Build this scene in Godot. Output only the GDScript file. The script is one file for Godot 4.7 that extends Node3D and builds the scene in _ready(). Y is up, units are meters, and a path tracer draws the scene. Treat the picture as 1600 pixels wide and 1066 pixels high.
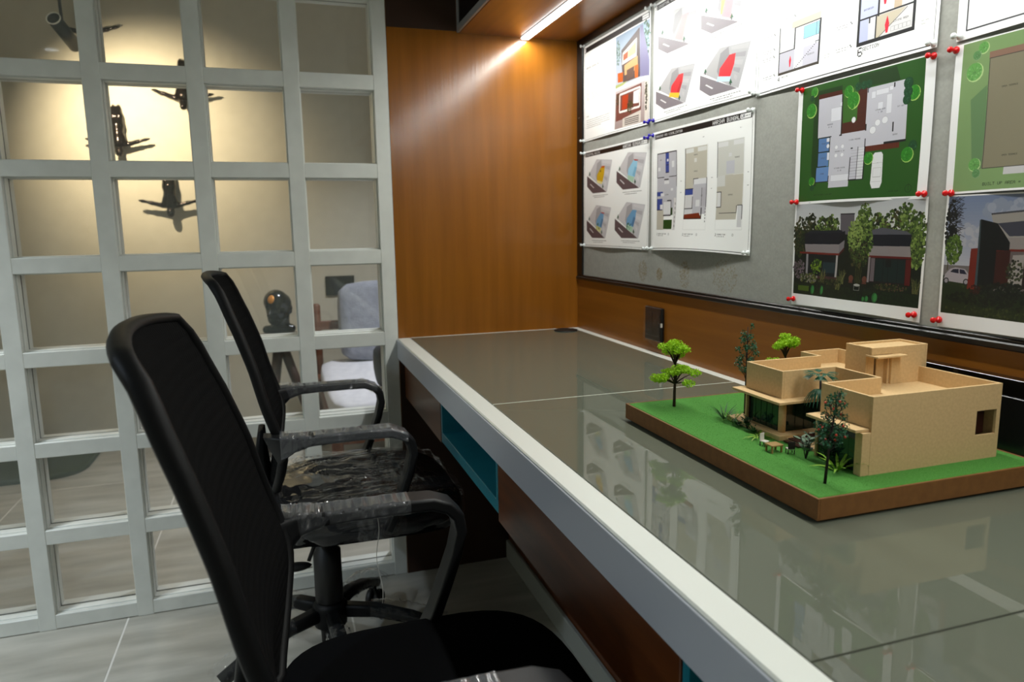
extends Node3D
# An architect's studio: a desk under an LED-lit pinboard, a house model, two mesh chairs and a glazed lattice partition.
# World axes: x runs from the partition's open side to the pinboard wall (x = 0), y up, z from the partition (z = 0) to the viewer.

var M := {}
var taken := {}
var rng := RandomNumberGenerator.new()
const DESK := 0.75
const GROUND := 0.779


# ------------------------------------------------------------------ mesh building
class Mb:
	var st := SurfaceTool.new()
	var xf := Transform3D.IDENTITY

	func _init() -> void:
		st.begin(Mesh.PRIMITIVE_TRIANGLES)
		st.set_smooth_group(-1)

	func soft(on := true) -> void:
		st.set_smooth_group(0 if on else -1)

	func tri(a: Vector3, b: Vector3, c: Vector3) -> void:
		st.add_vertex(xf * a)
		st.add_vertex(xf * c)
		st.add_vertex(xf * b)

	func quad(a: Vector3, b: Vector3, c: Vector3, d: Vector3) -> void:
		tri(a, b, c)
		tri(a, c, d)

	func quad_out(a: Vector3, b: Vector3, c: Vector3, d: Vector3, out: Vector3) -> void:
		if (b - a).cross(c - a).dot(out) < 0.0:
			quad(a, d, c, b)
		else:
			quad(a, b, c, d)

	func corner(h: Vector3, bv: float, ax: int, s: Vector3) -> Vector3:
		var p := Vector3.ZERO
		for i in 3:
			p[i] = s[i] * (h[i] - (0.0 if i == ax else bv))
		return p

	func box(c: Vector3, size: Vector3, bv := 0.0) -> void:
		var h := size / 2.0
		bv = minf(bv, minf(h.x, minf(h.y, h.z)) * 0.95)
		for ax in 3:
			var u := (ax + 1) % 3
			var w := (ax + 2) % 3
			for sg in [-1.0, 1.0]:
				var pts := []
				for k in [[-1.0, -1.0], [1.0, -1.0], [1.0, 1.0], [-1.0, 1.0]]:
					var s := Vector3.ZERO
					s[ax] = sg
					s[u] = k[0]
					s[w] = k[1]
					pts.append(c + corner(h, bv, ax, s))
				var out := Vector3.ZERO
				out[ax] = sg
				quad_out(pts[0], pts[1], pts[2], pts[3], out)
			if bv > 0.0:
				for su in [-1.0, 1.0]:
					for sw in [-1.0, 1.0]:
						var s0 := Vector3.ZERO
						s0[u] = su
						s0[w] = sw
						s0[ax] = -1.0
						var s1 := s0
						s1[ax] = 1.0
						var out2 := Vector3.ZERO
						out2[u] = su
						out2[w] = sw
						quad_out(c + corner(h, bv, u, s0), c + corner(h, bv, u, s1), c + corner(h, bv, w, s1), c + corner(h, bv, w, s0), out2)
		if bv > 0.0:
			for sx in [-1.0, 1.0]:
				for sy in [-1.0, 1.0]:
					for sz in [-1.0, 1.0]:
						var s := Vector3(sx, sy, sz)
						var a := c + corner(h, bv, 0, s)
						var b := c + corner(h, bv, 1, s)
						var d := c + corner(h, bv, 2, s)
						if (b - a).cross(d - a).dot(s) < 0.0:
							tri(a, d, b)
						else:
							tri(a, b, d)

	func span(lo: Vector3, hi: Vector3, bv := 0.0) -> void:
		box((lo + hi) / 2.0, hi - lo, bv)

	func rings(rows: Array, closed := true, caps := true) -> void:
		# rows: arrays of points of equal length, each ring counter-clockwise seen from the start, looking along the path backwards
		var n: int = rows[0].size()
		var last := n if closed else n - 1
		for i in rows.size() - 1:
			for j in last:
				var k := (j + 1) % n
				quad(rows[i][j], rows[i][k], rows[i + 1][k], rows[i + 1][j])
		if caps and closed:
			for e in [0, rows.size() - 1]:
				var m := Vector3.ZERO
				for p in rows[e]:
					m += p
				m /= n
				for j in n:
					var k := (j + 1) % n
					if e == 0:
						tri(m, rows[e][k], rows[e][j])
					else:
						tri(m, rows[e][j], rows[e][k])

	func tube(path: Array, radius, n := 8, caps := true) -> void:
		soft()
		var rows := []
		var t0: Vector3 = (path[1] - path[0]).normalized()
		var side := t0.cross(Vector3.UP if absf(t0.y) < 0.9 else Vector3.RIGHT).normalized()
		for i in path.size():
			var t: Vector3
			if i == 0:
				t = t0
			elif i == path.size() - 1:
				t = (path[i] - path[i - 1]).normalized()
			else:
				t = (path[i + 1] - path[i - 1]).normalized()
			side = (side - t * side.dot(t)).normalized()
			var up := t.cross(side)
			var r: float = radius[i] if radius is Array else radius
			var ring := []
			for j in n:
				var a := TAU * j / n
				ring.append(path[i] + (side * cos(a) + up * sin(a)) * r)
			rows.append(ring)
		rings(rows, true, caps)
		soft(false)

	func sweep(path: Array, prof: Array, side: Vector3, scales = null) -> void:
		# prof: Vector2(along side, along normal), counter-clockwise; path lies across `side`
		soft()
		var rows := []
		for i in path.size():
			var t: Vector3 = (path[mini(i + 1, path.size() - 1)] - path[maxi(i - 1, 0)]).normalized()
			var nn := side.cross(t).normalized()
			var sc: float = scales[i] if scales != null else 1.0
			var ring := []
			for q in prof:
				ring.append(path[i] + side * q.x + nn * (q.y * sc))
			rows.append(ring)
		# orientation: side x normal must point back along the path for rings()
		if side.cross(side.cross((path[1] - path[0]).normalized())).dot(path[1] - path[0]) < 0.0:
			for r in rows:
				r.reverse()
		rings(rows)
		soft(false)

	func lathe(prof: Array, n := 16, caps := true) -> void:
		# prof: Vector2(radius, height) from bottom to top, about y
		soft()
		var rows := []
		for q in prof:
			var ring := []
			for j in n:
				var a := -TAU * j / n
				ring.append(Vector3(cos(a) * q.x, q.y, sin(a) * q.x))
			rows.append(ring)
		rings(rows, true, caps)
		soft(false)

	func ball(c: Vector3, r: Vector3, n := 12, m := 8) -> void:
		soft()
		var rows := []
		for i in m + 1:
			var b := PI * (float(i) / m - 0.5)
			var ring := []
			for j in n:
				var a := -TAU * j / n
				ring.append(c + Vector3(cos(a) * cos(b) * r.x, sin(b) * r.y, sin(a) * cos(b) * r.z))
			rows.append(ring)
		rings(rows, true, false)
		soft(false)

	func grid(f: Callable, nu: int, nv: int, uv := false, flip := false) -> void:
		soft()
		for i in nu:
			for j in nv:
				var q := []
				for k in [[0, 0], [1, 0], [1, 1], [0, 1]]:
					q.append(Vector2(float(i + k[0]) / nu, float(j + k[1]) / nv))
				if flip:
					q.reverse()
				for k in [0, 2, 1, 0, 3, 2]:
					if uv:
						st.set_uv(q[k])
					st.add_vertex(xf * (f.call(q[k].x, q[k].y) as Vector3))
		soft(false)

	func prism(poly: Array, y0: float, y1: float, bv := 0.0) -> void:
		# poly: Vector2(x, z), counter-clockwise seen from above when z points down the page
		var n := poly.size()
		var m := Vector2.ZERO
		for p in poly:
			m += p
		m /= n
		var lo := []
		var hi := []
		var top := []
		for p in poly:
			lo.append(Vector3(p.x, y0, p.y))
			hi.append(Vector3(p.x, y1 - bv, p.y))
			var q: Vector2 = p + (m - p).normalized() * bv
			top.append(Vector3(q.x, y1, q.y))
		for i in n:
			var k := (i + 1) % n
			var out := Vector3(poly[i].x + poly[k].x - 2.0 * m.x, 0, poly[i].y + poly[k].y - 2.0 * m.y)
			quad_out(lo[i], lo[k], hi[k], hi[i], out)
			if bv > 0.0:
				quad_out(hi[i], hi[k], top[k], top[i], out + Vector3.UP * 0.01)
			var c := Vector3(m.x, y1, m.y)
			var d := Vector3(m.x, y0, m.y)
			if (top[i] - c).cross(top[k] - c).y > 0.0:
				tri(c, top[i], top[k])
			else:
				tri(c, top[k], top[i])
			if (lo[i] - d).cross(lo[k] - d).y < 0.0:
				tri(d, lo[i], lo[k])
			else:
				tri(d, lo[k], lo[i])

	func blade(at: Vector3, dir: Vector3, length: float, width: float, droop: float, steps := 3) -> void:
		# a leaf: a tapered strip that bends down, with a crease of real width
		var side := dir.cross(Vector3.UP)
		side = side.normalized() if side.length() > 0.01 else Vector3.RIGHT
		var p := at
		var d := dir.normalized()
		var last_l := at
		var last_r := at
		soft()
		for i in range(1, steps + 1):
			var t := float(i) / steps
			d = (d + Vector3.DOWN * droop / steps).normalized()
			p += d * length / steps
			var w := width * sin(PI * clampf(t * 0.85 + 0.12, 0.0, 1.0)) * 0.5
			var l := p - side * w
			var r := p + side * w
			quad(last_l, last_r, r, l)
			last_l = l
			last_r = r
		soft(false)

	func blob(bones: Array, cell: float, blend: float) -> void:
		# surface nets over a smooth union of tapered capsules [a, b, ra, rb]
		soft()
		var lo := Vector3.INF
		var hi := -Vector3.INF
		for b in bones:
			for e in [[b[0], b[2]], [b[1], b[3]]]:
				lo = lo.min(e[0] - Vector3.ONE * (e[1] + cell * 2.0))
				hi = hi.max(e[0] + Vector3.ONE * (e[1] + cell * 2.0))
		var nx := int((hi.x - lo.x) / cell) + 2
		var ny := int((hi.y - lo.y) / cell) + 2
		var nz := int((hi.z - lo.z) / cell) + 2
		var d := PackedFloat32Array()
		d.resize(nx * ny * nz)
		var idx := 0
		for k in nz:
			for j in ny:
				for i in nx:
					var p := lo + Vector3(i, j, k) * cell
					var s := 1e3
					for b in bones:
						var ab: Vector3 = b[1] - b[0]
						var t := clampf((p - b[0]).dot(ab) / maxf(ab.length_squared(), 1e-9), 0.0, 1.0)
						var q: float = p.distance_to(b[0] + ab * t) - lerpf(b[2], b[3], t)
						var hh := clampf(0.5 + 0.5 * (s - q) / blend, 0.0, 1.0)
						s = lerpf(s, q, hh) - blend * hh * (1.0 - hh)
					d[idx] = s
					idx += 1
		var where := {}
		var sx := 1
		var sy := nx
		var sz := nx * ny
		for k in nz - 1:
			for j in ny - 1:
				for i in nx - 1:
					var o := i + j * sy + k * sz
					if absf(d[o]) > cell * 2.0:
						continue
					var m := Vector3.ZERO
					var c := 0
					for e in [[0, 1, 0], [0, 2, 0], [0, 4, 0], [1, 3, 0], [1, 5, 0], [2, 3, 0], [2, 6, 0], [4, 5, 0], [4, 6, 0], [3, 7, 0], [5, 7, 0], [6, 7, 0]]:
						var ea: int = e[0]
						var eb: int = e[1]
						var va := d[o + (ea & 1) * sx + ((ea >> 1) & 1) * sy + (ea >> 2) * sz]
						var vb := d[o + (eb & 1) * sx + ((eb >> 1) & 1) * sy + (eb >> 2) * sz]
						if (va < 0.0) != (vb < 0.0):
							var t := va / (va - vb)
							m += Vector3(ea & 1, (ea >> 1) & 1, ea >> 2).lerp(Vector3(eb & 1, (eb >> 1) & 1, eb >> 2), t)
							c += 1
					if c:
						where[o] = lo + (Vector3(i, j, k) + m / c) * cell
		for o in where:
			var i: int = o % nx
			var j: int = (o / nx) % ny
			var k: int = o / sz
			for ax in 3:
				var st0: int = [sx, sy, sz][ax]
				var u: int = [sy, sz, sx][ax]
				var w: int = [sz, sx, sy][ax]
				var a0: float = d[o]
				var a1: float = d[o + st0]
				if (a0 < 0.0) == (a1 < 0.0) or not (where.has(o - u) and where.has(o - w) and where.has(o - u - w)):
					continue
				var q := [where[o - u - w], where[o - w], where[o], where[o - u]]
				if a0 < 0.0:
					quad(q[0], q[1], q[2], q[3])
				else:
					quad(q[0], q[3], q[2], q[1])
		soft(false)

	func done() -> ArrayMesh:
		st.generate_normals()
		st.index()
		return st.commit()


# ------------------------------------------------------------------ nodes
func numbered(called: String) -> String:
	var k: int = taken.get(called, 0)
	taken[called] = k + 1
	return called if k == 0 else "%s_%03d" % [called, k]


func tag(o: Node, label: String, category: String, group := "") -> Node:
	o.set_meta("label", label)
	o.set_meta("category", category)
	if group:
		o.set_meta("group", group)
	return o


func thing(called: String, label: String, category: String, at := Vector3.ZERO, group := "") -> Node3D:
	var o := Node3D.new()
	o.name = numbered(called)
	add_child(o)
	o.position = at
	tag(o, label, category, group)
	return o


func setting(called: String) -> Node3D:
	var o := Node3D.new()
	o.name = called
	o.set_meta("kind", "structure")
	add_child(o)
	return o


func put(called: String, mesh, material: Material, parent: Node, label := "") -> MeshInstance3D:
	var o := MeshInstance3D.new()
	o.name = called
	o.mesh = mesh.done() if mesh is Mb else mesh
	o.material_override = material
	o.cast_shadow = GeometryInstance3D.SHADOW_CASTING_SETTING_ON
	parent.add_child(o, true)
	if label:
		o.set_meta("label", label)
	return o


func piece(called: String, lo: Vector3, hi: Vector3, material: Material, parent: Node, bv := 0.0) -> MeshInstance3D:
	var m := Mb.new()
	var c := (lo + hi) / 2.0
	m.span(lo - c, hi - c, bv)
	var o := put(called, m, material, parent)
	o.position = c
	return o


func single(called: String, mesh, material: Material, at: Vector3, label: String, category: String, group := "") -> MeshInstance3D:
	var o := put(numbered(called), mesh, material, self)
	o.position = at
	tag(o, label, category, group)
	return o


# ------------------------------------------------------------------ materials
func mat(r: float, g: float, b: float, rough := 0.6, metal := 0.0, spec := 0.5) -> StandardMaterial3D:
	var m := StandardMaterial3D.new()
	m.albedo_color = Color(r, g, b)
	m.roughness = rough
	m.metallic = metal
	m.metallic_specular = spec
	return m


func noise_tex(freq: float, c0: Color, c1: Color, sd: int, octaves := 4, size := 512, normal := false, strength := 4.0) -> NoiseTexture2D:
	var n := FastNoiseLite.new()
	n.noise_type = FastNoiseLite.TYPE_SIMPLEX_SMOOTH
	n.seed = sd
	n.frequency = freq
	n.fractal_octaves = octaves
	var t := NoiseTexture2D.new()
	t.width = size
	t.height = size
	t.seamless = true
	t.noise = n
	if normal:
		t.as_normal_map = true
		t.bump_strength = strength
	else:
		var g := Gradient.new()
		g.set_color(0, c0)
		g.set_color(1, c1)
		t.color_ramp = g
	return t


func grained(m: StandardMaterial3D, tex: Texture2D, scale: Vector3, world := true) -> StandardMaterial3D:
	m.albedo_color = Color.WHITE
	m.albedo_texture = tex
	m.uv1_triplanar = true
	m.uv1_world_triplanar = world
	m.uv1_triplanar_sharpness = 8.0
	m.uv1_scale = scale
	return m


func relief(m: StandardMaterial3D, tex: Texture2D, depth: float) -> StandardMaterial3D:
	m.heightmap_enabled = true
	m.heightmap_texture = tex
	m.heightmap_scale = depth
	return m


func glass(alpha: float, tint := Color(0.9, 0.95, 0.92), rough := 0.02) -> StandardMaterial3D:
	var m := StandardMaterial3D.new()
	m.transparency = BaseMaterial3D.TRANSPARENCY_ALPHA
	m.albedo_color = Color(tint.r, tint.g, tint.b, alpha)
	m.roughness = rough
	return m


func glow(c: Color, energy: float) -> StandardMaterial3D:
	var m := mat(0.9, 0.9, 0.9, 0.5)
	m.emission_enabled = true
	m.emission = c
	m.emission_energy_multiplier = energy
	return m


func make_materials() -> void:
	var wood_ramp := noise_tex(0.012, Color(0.50, 0.30, 0.085), Color(0.57, 0.352, 0.11), 11, 4)
	M.wood_up = relief(grained(mat(1, 1, 1, 0.18, 0.0, 0.46), wood_ramp, Vector3(3.5, 0.2, 3.5)), noise_tex(0.05, Color.BLACK, Color.WHITE, 4, 3), 0.012)
	M.wood_along = grained(mat(1, 1, 1, 0.30), wood_ramp, Vector3(6, 6, 0.3))
	var dark_ramp := noise_tex(0.012, Color(0.30, 0.15, 0.055), Color(0.41, 0.22, 0.09), 12, 5)
	M.wood_dark = grained(mat(1, 1, 1, 0.33), dark_ramp, Vector3(6, 6, 0.5))
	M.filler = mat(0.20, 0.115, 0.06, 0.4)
	M.teak = grained(mat(1, 1, 1, 0.45), noise_tex(0.015, Color(0.36, 0.18, 0.08), Color(0.5, 0.27, 0.13), 13, 4), Vector3(9, 1, 9))
	M.stand_wood = mat(0.24, 0.125, 0.07, 0.5)
	M.white = grained(mat(1, 1, 1, 0.38), noise_tex(0.02, Color(0.83, 0.84, 0.815), Color(0.87, 0.88, 0.855), 21, 3), Vector3(1.3, 1.3, 1.3))
	M.worktop_white = mat(0.86, 0.87, 0.84, 0.3)
	M.front_band = mat(0.74, 0.755, 0.79, 0.34)
	M.gap_shade = mat(0.28, 0.28, 0.26, 0.7)  # dark grey standing in for shade in narrow gaps
	M.pane = glass(0.05)
	M.desk_glass = mat(0.385, 0.40, 0.35, 0.008, 0.0, 0.5)
	M.glass_edge = mat(0.84, 0.85, 0.80, 0.5)
	M.black = mat(0.035, 0.036, 0.04, 0.5)
	M.black_gloss = mat(0.03, 0.03, 0.032, 0.12)
	M.frame_black = mat(0.035, 0.037, 0.04, 0.34)
	M.aluminium = mat(0.60, 0.60, 0.60, 0.4, 0.25)
	M.teal = grained(mat(1, 1, 1, 0.42), noise_tex(0.02, Color(0.09, 0.43, 0.49), Color(0.11, 0.47, 0.53), 5, 3), Vector3(1.5, 1.5, 1.5))
	M.baseboard = mat(0.62, 0.63, 0.60, 0.4)
	M.wall = grained(mat(1, 1, 1, 0.8), noise_tex(0.03, Color(0.80, 0.775, 0.70), Color(0.83, 0.805, 0.73), 31, 4), Vector3(0.7, 0.7, 0.7))
	M.ceiling = mat(0.82, 0.82, 0.80, 0.9)
	M.tile = grained(mat(1, 1, 1, 0.42), noise_tex(0.008, Color(0.60, 0.59, 0.55), Color(0.74, 0.73, 0.69), 41, 5), Vector3(0.5, 1, 2.2))
	M.grout = mat(0.86, 0.85, 0.82, 0.9)
	M.rug = relief(grained(mat(1, 1, 1, 0.95), noise_tex(0.09, Color(0.10, 0.17, 0.08), Color(0.25, 0.33, 0.19), 43, 4), Vector3(3, 3, 3)), noise_tex(0.2, Color.BLACK, Color.WHITE, 44, 3), 0.6)
	M.sofa_cloth = relief(grained(mat(1, 1, 1, 0.95), noise_tex(0.02, Color(0.52, 0.53, 0.57), Color(0.62, 0.63, 0.67), 45, 5), Vector3(2, 2, 2)), noise_tex(0.1, Color.BLACK, Color.WHITE, 46, 3), 0.15)
	M.throw_cloth = grained(mat(1, 1, 1, 0.95), noise_tex(0.02, Color(0.80, 0.80, 0.83), Color(0.89, 0.89, 0.91), 47, 5), Vector3(2, 2, 2))
	M.pillow_dark = mat(0.2, 0.2, 0.215, 0.95)
	M.bronze = mat(0.16, 0.13, 0.12, 0.16, 0.75)
	M.bust = mat(0.02, 0.02, 0.022, 0.2)
	M.gold = mat(0.85, 0.58, 0.27, 0.4, 0.4)
	M.plastic_plate = mat(0.07, 0.075, 0.08, 0.25)
	# chairs
	var weave := Image.create(64, 64, false, Image.FORMAT_RGB8)
	for y in 64:
		for x in 64:
			var k := 0.5 + 0.5 * sin(TAU * y / 16.0)
			k *= 0.75 + 0.25 * sin(TAU * x / 8.0)
			weave.set_pixel(x, y, Color(k, k, k))
	var weave_tex := ImageTexture.create_from_image(weave)
	M.mesh_cloth = relief(grained(mat(1, 1, 1, 0.9, 0.0, 0.12), noise_tex(0.05, Color(0.06, 0.06, 0.061), Color(0.095, 0.095, 0.097), 51, 3), Vector3(18, 18, 18), false), weave_tex, 0.12)
	M.seat_cloth = relief(grained(mat(1, 1, 1, 0.95, 0.0, 0.12), noise_tex(0.15, Color(0.038, 0.04, 0.045), Color(0.07, 0.072, 0.08), 52, 3), Vector3(14, 14, 14), false), noise_tex(0.3, Color.BLACK, Color.WHITE, 53, 2), 0.05)
	M.chair_frame = mat(0.05, 0.052, 0.056, 0.5, 0.0, 0.3)
	M.arm_plastic = mat(0.075, 0.08, 0.088, 0.45, 0.0, 0.4)
	M.film = glass(0.015, Color(0.9, 0.92, 0.95), 0.025)
	M.film_bright = glass(0.075, Color(0.9, 0.92, 0.95), 0.13)
	M.thread = mat(0.8, 0.8, 0.78, 0.8)
	# the model
	M.mdf = grained(mat(1, 1, 1, 0.75), noise_tex(0.03, Color(0.775, 0.65, 0.465), Color(0.83, 0.705, 0.51), 61, 5), Vector3(12, 12, 12))
	M.mdf_brown = grained(mat(1, 1, 1, 0.6), noise_tex(0.02, Color(0.44, 0.285, 0.125), Color(0.50, 0.335, 0.155), 62, 5), Vector3(6, 6, 6))
	M.turf = relief(grained(mat(1, 1, 1, 0.95), noise_tex(0.12, Color(0.21, 0.47, 0.15), Color(0.40, 0.68, 0.28), 63, 3), Vector3(16, 16, 16)), noise_tex(0.3, Color.BLACK, Color.WHITE, 64, 2), 0.1)
	M.blade_a = mat(0.30, 0.56, 0.20, 0.8)
	M.blade_b = mat(0.46, 0.72, 0.34, 0.8)
	M.model_glass = mat(0.08, 0.17, 0.13, 0.06)
	M.leaf_lime = mat(0.56, 0.74, 0.06, 0.7)
	M.leaf_lime.backlight_enabled = true
	M.leaf_lime.backlight = Color(0.5, 0.6, 0.1)
	M.leaf_dark = mat(0.08, 0.33, 0.20, 0.6)
	M.leaf_mid = mat(0.14, 0.33, 0.13, 0.6)
	M.leaf_light_green = mat(0.42, 0.58, 0.12, 0.6)  # light green of the plants themselves
	M.leaf_pale = mat(0.38, 0.47, 0.38, 0.65)
	M.leaf_palm = mat(0.04, 0.30, 0.20, 0.5)
	M.fruit = mat(0.72, 0.22, 0.13, 0.5)
	M.bark = mat(0.19, 0.115, 0.07, 0.85)
	M.bark_dark = mat(0.10, 0.06, 0.05, 0.8)
	M.tread = mat(0.22, 0.10, 0.06, 0.5)
	M.toy_white = mat(0.8, 0.78, 0.74, 0.5)
	M.toy_table = mat(0.58, 0.46, 0.26, 0.6)
	M.red_pin = mat(0.80, 0.045, 0.06, 0.15)
	M.blue_pin = mat(0.12, 0.06, 0.62, 0.2)
	M.clear_pin = mat(0.86, 0.88, 0.88, 0.12)
	M.steel = mat(0.7, 0.7, 0.7, 0.25, 1.0)


# ------------------------------------------------------------------ printed sheets: coordinates run 0..1000 across and down the sheet
class Pic:
	var im: Image
	var w: int
	var h: int
	var r := RandomNumberGenerator.new()
	const FONT := {
		"A": [14, 17, 17, 31, 17, 17, 17], "B": [30, 17, 17, 30, 17, 17, 30], "C": [14, 17, 16, 16, 16, 17, 14], "D": [30, 17, 17, 17, 17, 17, 30],
		"E": [31, 16, 16, 30, 16, 16, 31], "F": [31, 16, 16, 30, 16, 16, 16], "G": [14, 17, 16, 23, 17, 17, 14], "H": [17, 17, 17, 31, 17, 17, 17],
		"I": [14, 4, 4, 4, 4, 4, 14], "K": [17, 18, 20, 24, 20, 18, 17], "L": [16, 16, 16, 16, 16, 16, 31], "M": [17, 27, 21, 21, 17, 17, 17],
		"N": [17, 25, 21, 19, 17, 17, 17], "O": [14, 17, 17, 17, 17, 17, 14], "P": [30, 17, 17, 30, 16, 16, 16], "Q": [14, 17, 17, 17, 21, 18, 13],
		"R": [30, 17, 17, 30, 20, 18, 17], "S": [15, 16, 16, 14, 1, 1, 30], "T": [31, 4, 4, 4, 4, 4, 4], "U": [17, 17, 17, 17, 17, 17, 14],
		"V": [17, 17, 17, 17, 17, 10, 4], "W": [17, 17, 17, 21, 21, 27, 17], "Y": [17, 17, 10, 4, 4, 4, 4], "Z": [31, 1, 2, 4, 8, 16, 31],
		"0": [14, 17, 19, 21, 25, 17, 14], "1": [4, 12, 4, 4, 4, 4, 14], "2": [14, 17, 1, 6, 8, 16, 31], "3": [30, 1, 1, 14, 1, 1, 30],
		"4": [2, 6, 10, 18, 31, 2, 2], "6": [14, 16, 16, 30, 17, 17, 14], "9": [14, 17, 17, 15, 1, 1, 14], "=": [0, 0, 31, 0, 31, 0, 0], "-": [0, 0, 0, 31, 0, 0, 0],
	}

	func _init(width: int, height: int, bg: Color, sd := 1) -> void:
		w = width
		h = height
		im = Image.create(w, h, false, Image.FORMAT_RGB8)
		im.fill(bg)
		r.seed = sd

	func px(u: float, v: float) -> Vector2:
		return Vector2(u * w / 1000.0, v * h / 1000.0)

	func rect(u0: float, v0: float, u1: float, v1: float, c: Color) -> void:
		var a := px(u0, v0)
		var b := px(u1, v1)
		im.fill_rect(Rect2i(int(round(a.x)), int(round(a.y)), maxi(1, int(round(b.x - a.x))), maxi(1, int(round(b.y - a.y)))), c)

	func fill(p: PackedVector2Array, c: Color) -> void:
		var lo := 1e9
		var hi := -1e9
		for q in p:
			lo = minf(lo, q.y)
			hi = maxf(hi, q.y)
		for y in range(maxi(0, int(floor(lo))), mini(h, int(ceil(hi)) + 1)):
			var xs := []
			var yy := y + 0.5
			for i in p.size():
				var a := p[i]
				var b := p[(i + 1) % p.size()]
				if (a.y <= yy) != (b.y <= yy):
					xs.append(a.x + (yy - a.y) / (b.y - a.y) * (b.x - a.x))
			xs.sort()
			for k in range(0, xs.size() - 1, 2):
				var x0 := int(round(xs[k]))
				var x1 := int(round(xs[k + 1]))
				if x1 > x0:
					im.fill_rect(Rect2i(x0, y, x1 - x0, 1), c)

	func poly(n: Array, c: Color) -> void:
		var p := PackedVector2Array()
		for i in range(0, n.size(), 2):
			p.append(px(n[i], n[i + 1]))
		fill(p, c)

	func line(u0: float, v0: float, u1: float, v1: float, wide: float, c: Color) -> void:
		var a := px(u0, v0)
		var b := px(u1, v1)
		var n := (b - a).orthogonal().normalized() * wide / 2.0
		fill(PackedVector2Array([a + n, b + n, b - n, a - n]), c)

	func loop(n: Array, wide: float, c: Color) -> void:
		for i in range(0, n.size(), 2):
			line(n[i], n[i + 1], n[(i + 2) % n.size()], n[(i + 3) % n.size()], wide, c)

	func frame(u0: float, v0: float, u1: float, v1: float, wide: float, c: Color) -> void:
		loop([u0, v0, u1, v0, u1, v1, u0, v1], wide, c)

	func disc(u: float, v: float, ru: float, rv: float, c: Color) -> void:
		var p := PackedVector2Array()
		for i in 14:
			p.append(px(u + cos(TAU * i / 14) * ru, v + sin(TAU * i / 14) * rv))
		fill(p, c)

	func spray(u: float, v: float, ru: float, rv: float, n: int, size: float, cols: Array) -> void:
		for i in n:
			var a := r.randf() * TAU
			var d := sqrt(r.randf())
			var s := size * r.randf_range(0.5, 1.2)
			disc(u + cos(a) * ru * d, v + sin(a) * rv * d, s, s * w / h, cols[r.randi() % cols.size()])

	func fade(u0: float, v0: float, u1: float, v1: float, c0: Color, c1: Color) -> void:
		for i in 24:
			rect(u0, lerpf(v0, v1, i / 24.0), u1, lerpf(v0, v1, (i + 1) / 24.0) + 1, c0.lerp(c1, i / 23.0))

	func text(u: float, v: float, s: String, size: int, c: Color, centred := true) -> void:
		var at := px(u, v)
		var x := int(at.x) - (s.length() * 3 * size if centred else 0)
		var y := int(at.y) - int(3.5 * size)
		for ch in s:
			if FONT.has(ch):
				for row in 7:
					for col in 5:
						if FONT[ch][row] & (16 >> col):
							im.fill_rect(Rect2i(x + col * size, y + row * size, size, size), c)
			x += 6 * size

	func rule(u0: float, u1: float, v: float, c: Color) -> void:
		# a line of print too small to read: short dashes of words
		var u := u0
		while u < u1:
			var l := r.randf_range(6, 22)
			rect(u, v, minf(u + l, u1), v + 5, c)
			u += l + 6

	func band(title: String, head: String) -> void:
		var k := Color(0.05, 0.045, 0.05)
		rect(15, 20, 980, 62, k)
		rect(16, 22, 34, 60, Color(0.95, 0.95, 0.95))
		text(25, 41, "3", 2, k)
		text(45, 41, title, 2, Color(0.92, 0.92, 0.92), false)
		text(790, 41, head, 3, Color(0.95, 0.95, 0.95))
		rect(893, 25, 972, 58, Color(0.90, 0.90, 0.90))
		rect(896, 29, 925, 50, Color(0.55, 0.55, 0.57))
		rect(900, 33, 910, 44, Color(0.9, 0.9, 0.9))
		rule(930, 968, 38, Color(0.5, 0.5, 0.5))
		frame(15, 20, 984, 984, 2.0, Color(0.2, 0.2, 0.2))

	func mass(u: float, v: float, su: float, sv: float, kind: int) -> void:
		# one axonometric of a plot between neighbours, 1 wide and 1 tall about (u, v)
		var g := func(n: Array) -> Array:
			var o := []
			for i in range(0, n.size(), 2):
				o.append(u + n[i] * su)
				o.append(v + n[i + 1] * sv)
			return o
		var ink := 1.0 if kind > 20 else 0.84
		var grey := Color(0.72, 0.71, 0.725) * ink
		poly(g.call([0.43, 0.02, 1.0, 0.12, 0.80, 1.0, 0.66, 0.92, 0.1, 0.47]), Color(0.78, 0.775, 0.79) * ink)
		for k in 5:
			var t := k / 5.0
			poly(g.call([0.63 + 0.02 * k, 0.08 + t * 0.75, 0.97 - 0.05 * k, 0.14 + t * 0.75, 0.95 - 0.05 * k, 0.24 + t * 0.75, 0.64 + 0.015 * k, 0.15 + t * 0.75]), Color(0.70, 0.69, 0.71) * ink if k % 2 else Color(0.82, 0.815, 0.825) * ink)
		poly(g.call([0.05, 0.46, 0.40, 0.02, 0.58, 0.06, 0.60, 0.25, 0.40, 0.62, 0.12, 0.48]), Color(0.79, 0.78, 0.79) * ink)
		poly(g.call([0.42, 0.14, 0.58, 0.06, 0.60, 0.25, 0.40, 0.62, 0.36, 0.5]), grey.darkened(0.1))
		poly(g.call([0.0, 0.46, 0.78, 1.0, 0.24, 1.0, 0.0, 0.78]), Color(0.49, 0.46, 0.485) if kind < 20 else Color(0.36, 0.30, 0.32))
		poly(g.call([0.12, 0.72, 0.15, 0.71, 0.30, 0.84, 0.27, 0.85]), Color(0.85, 0.84, 0.85))
		var body := [0.60, 0.24, 0.72, 0.25, 0.70, 0.46, 0.63, 0.70, 0.40, 0.62, 0.42, 0.46]
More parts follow.
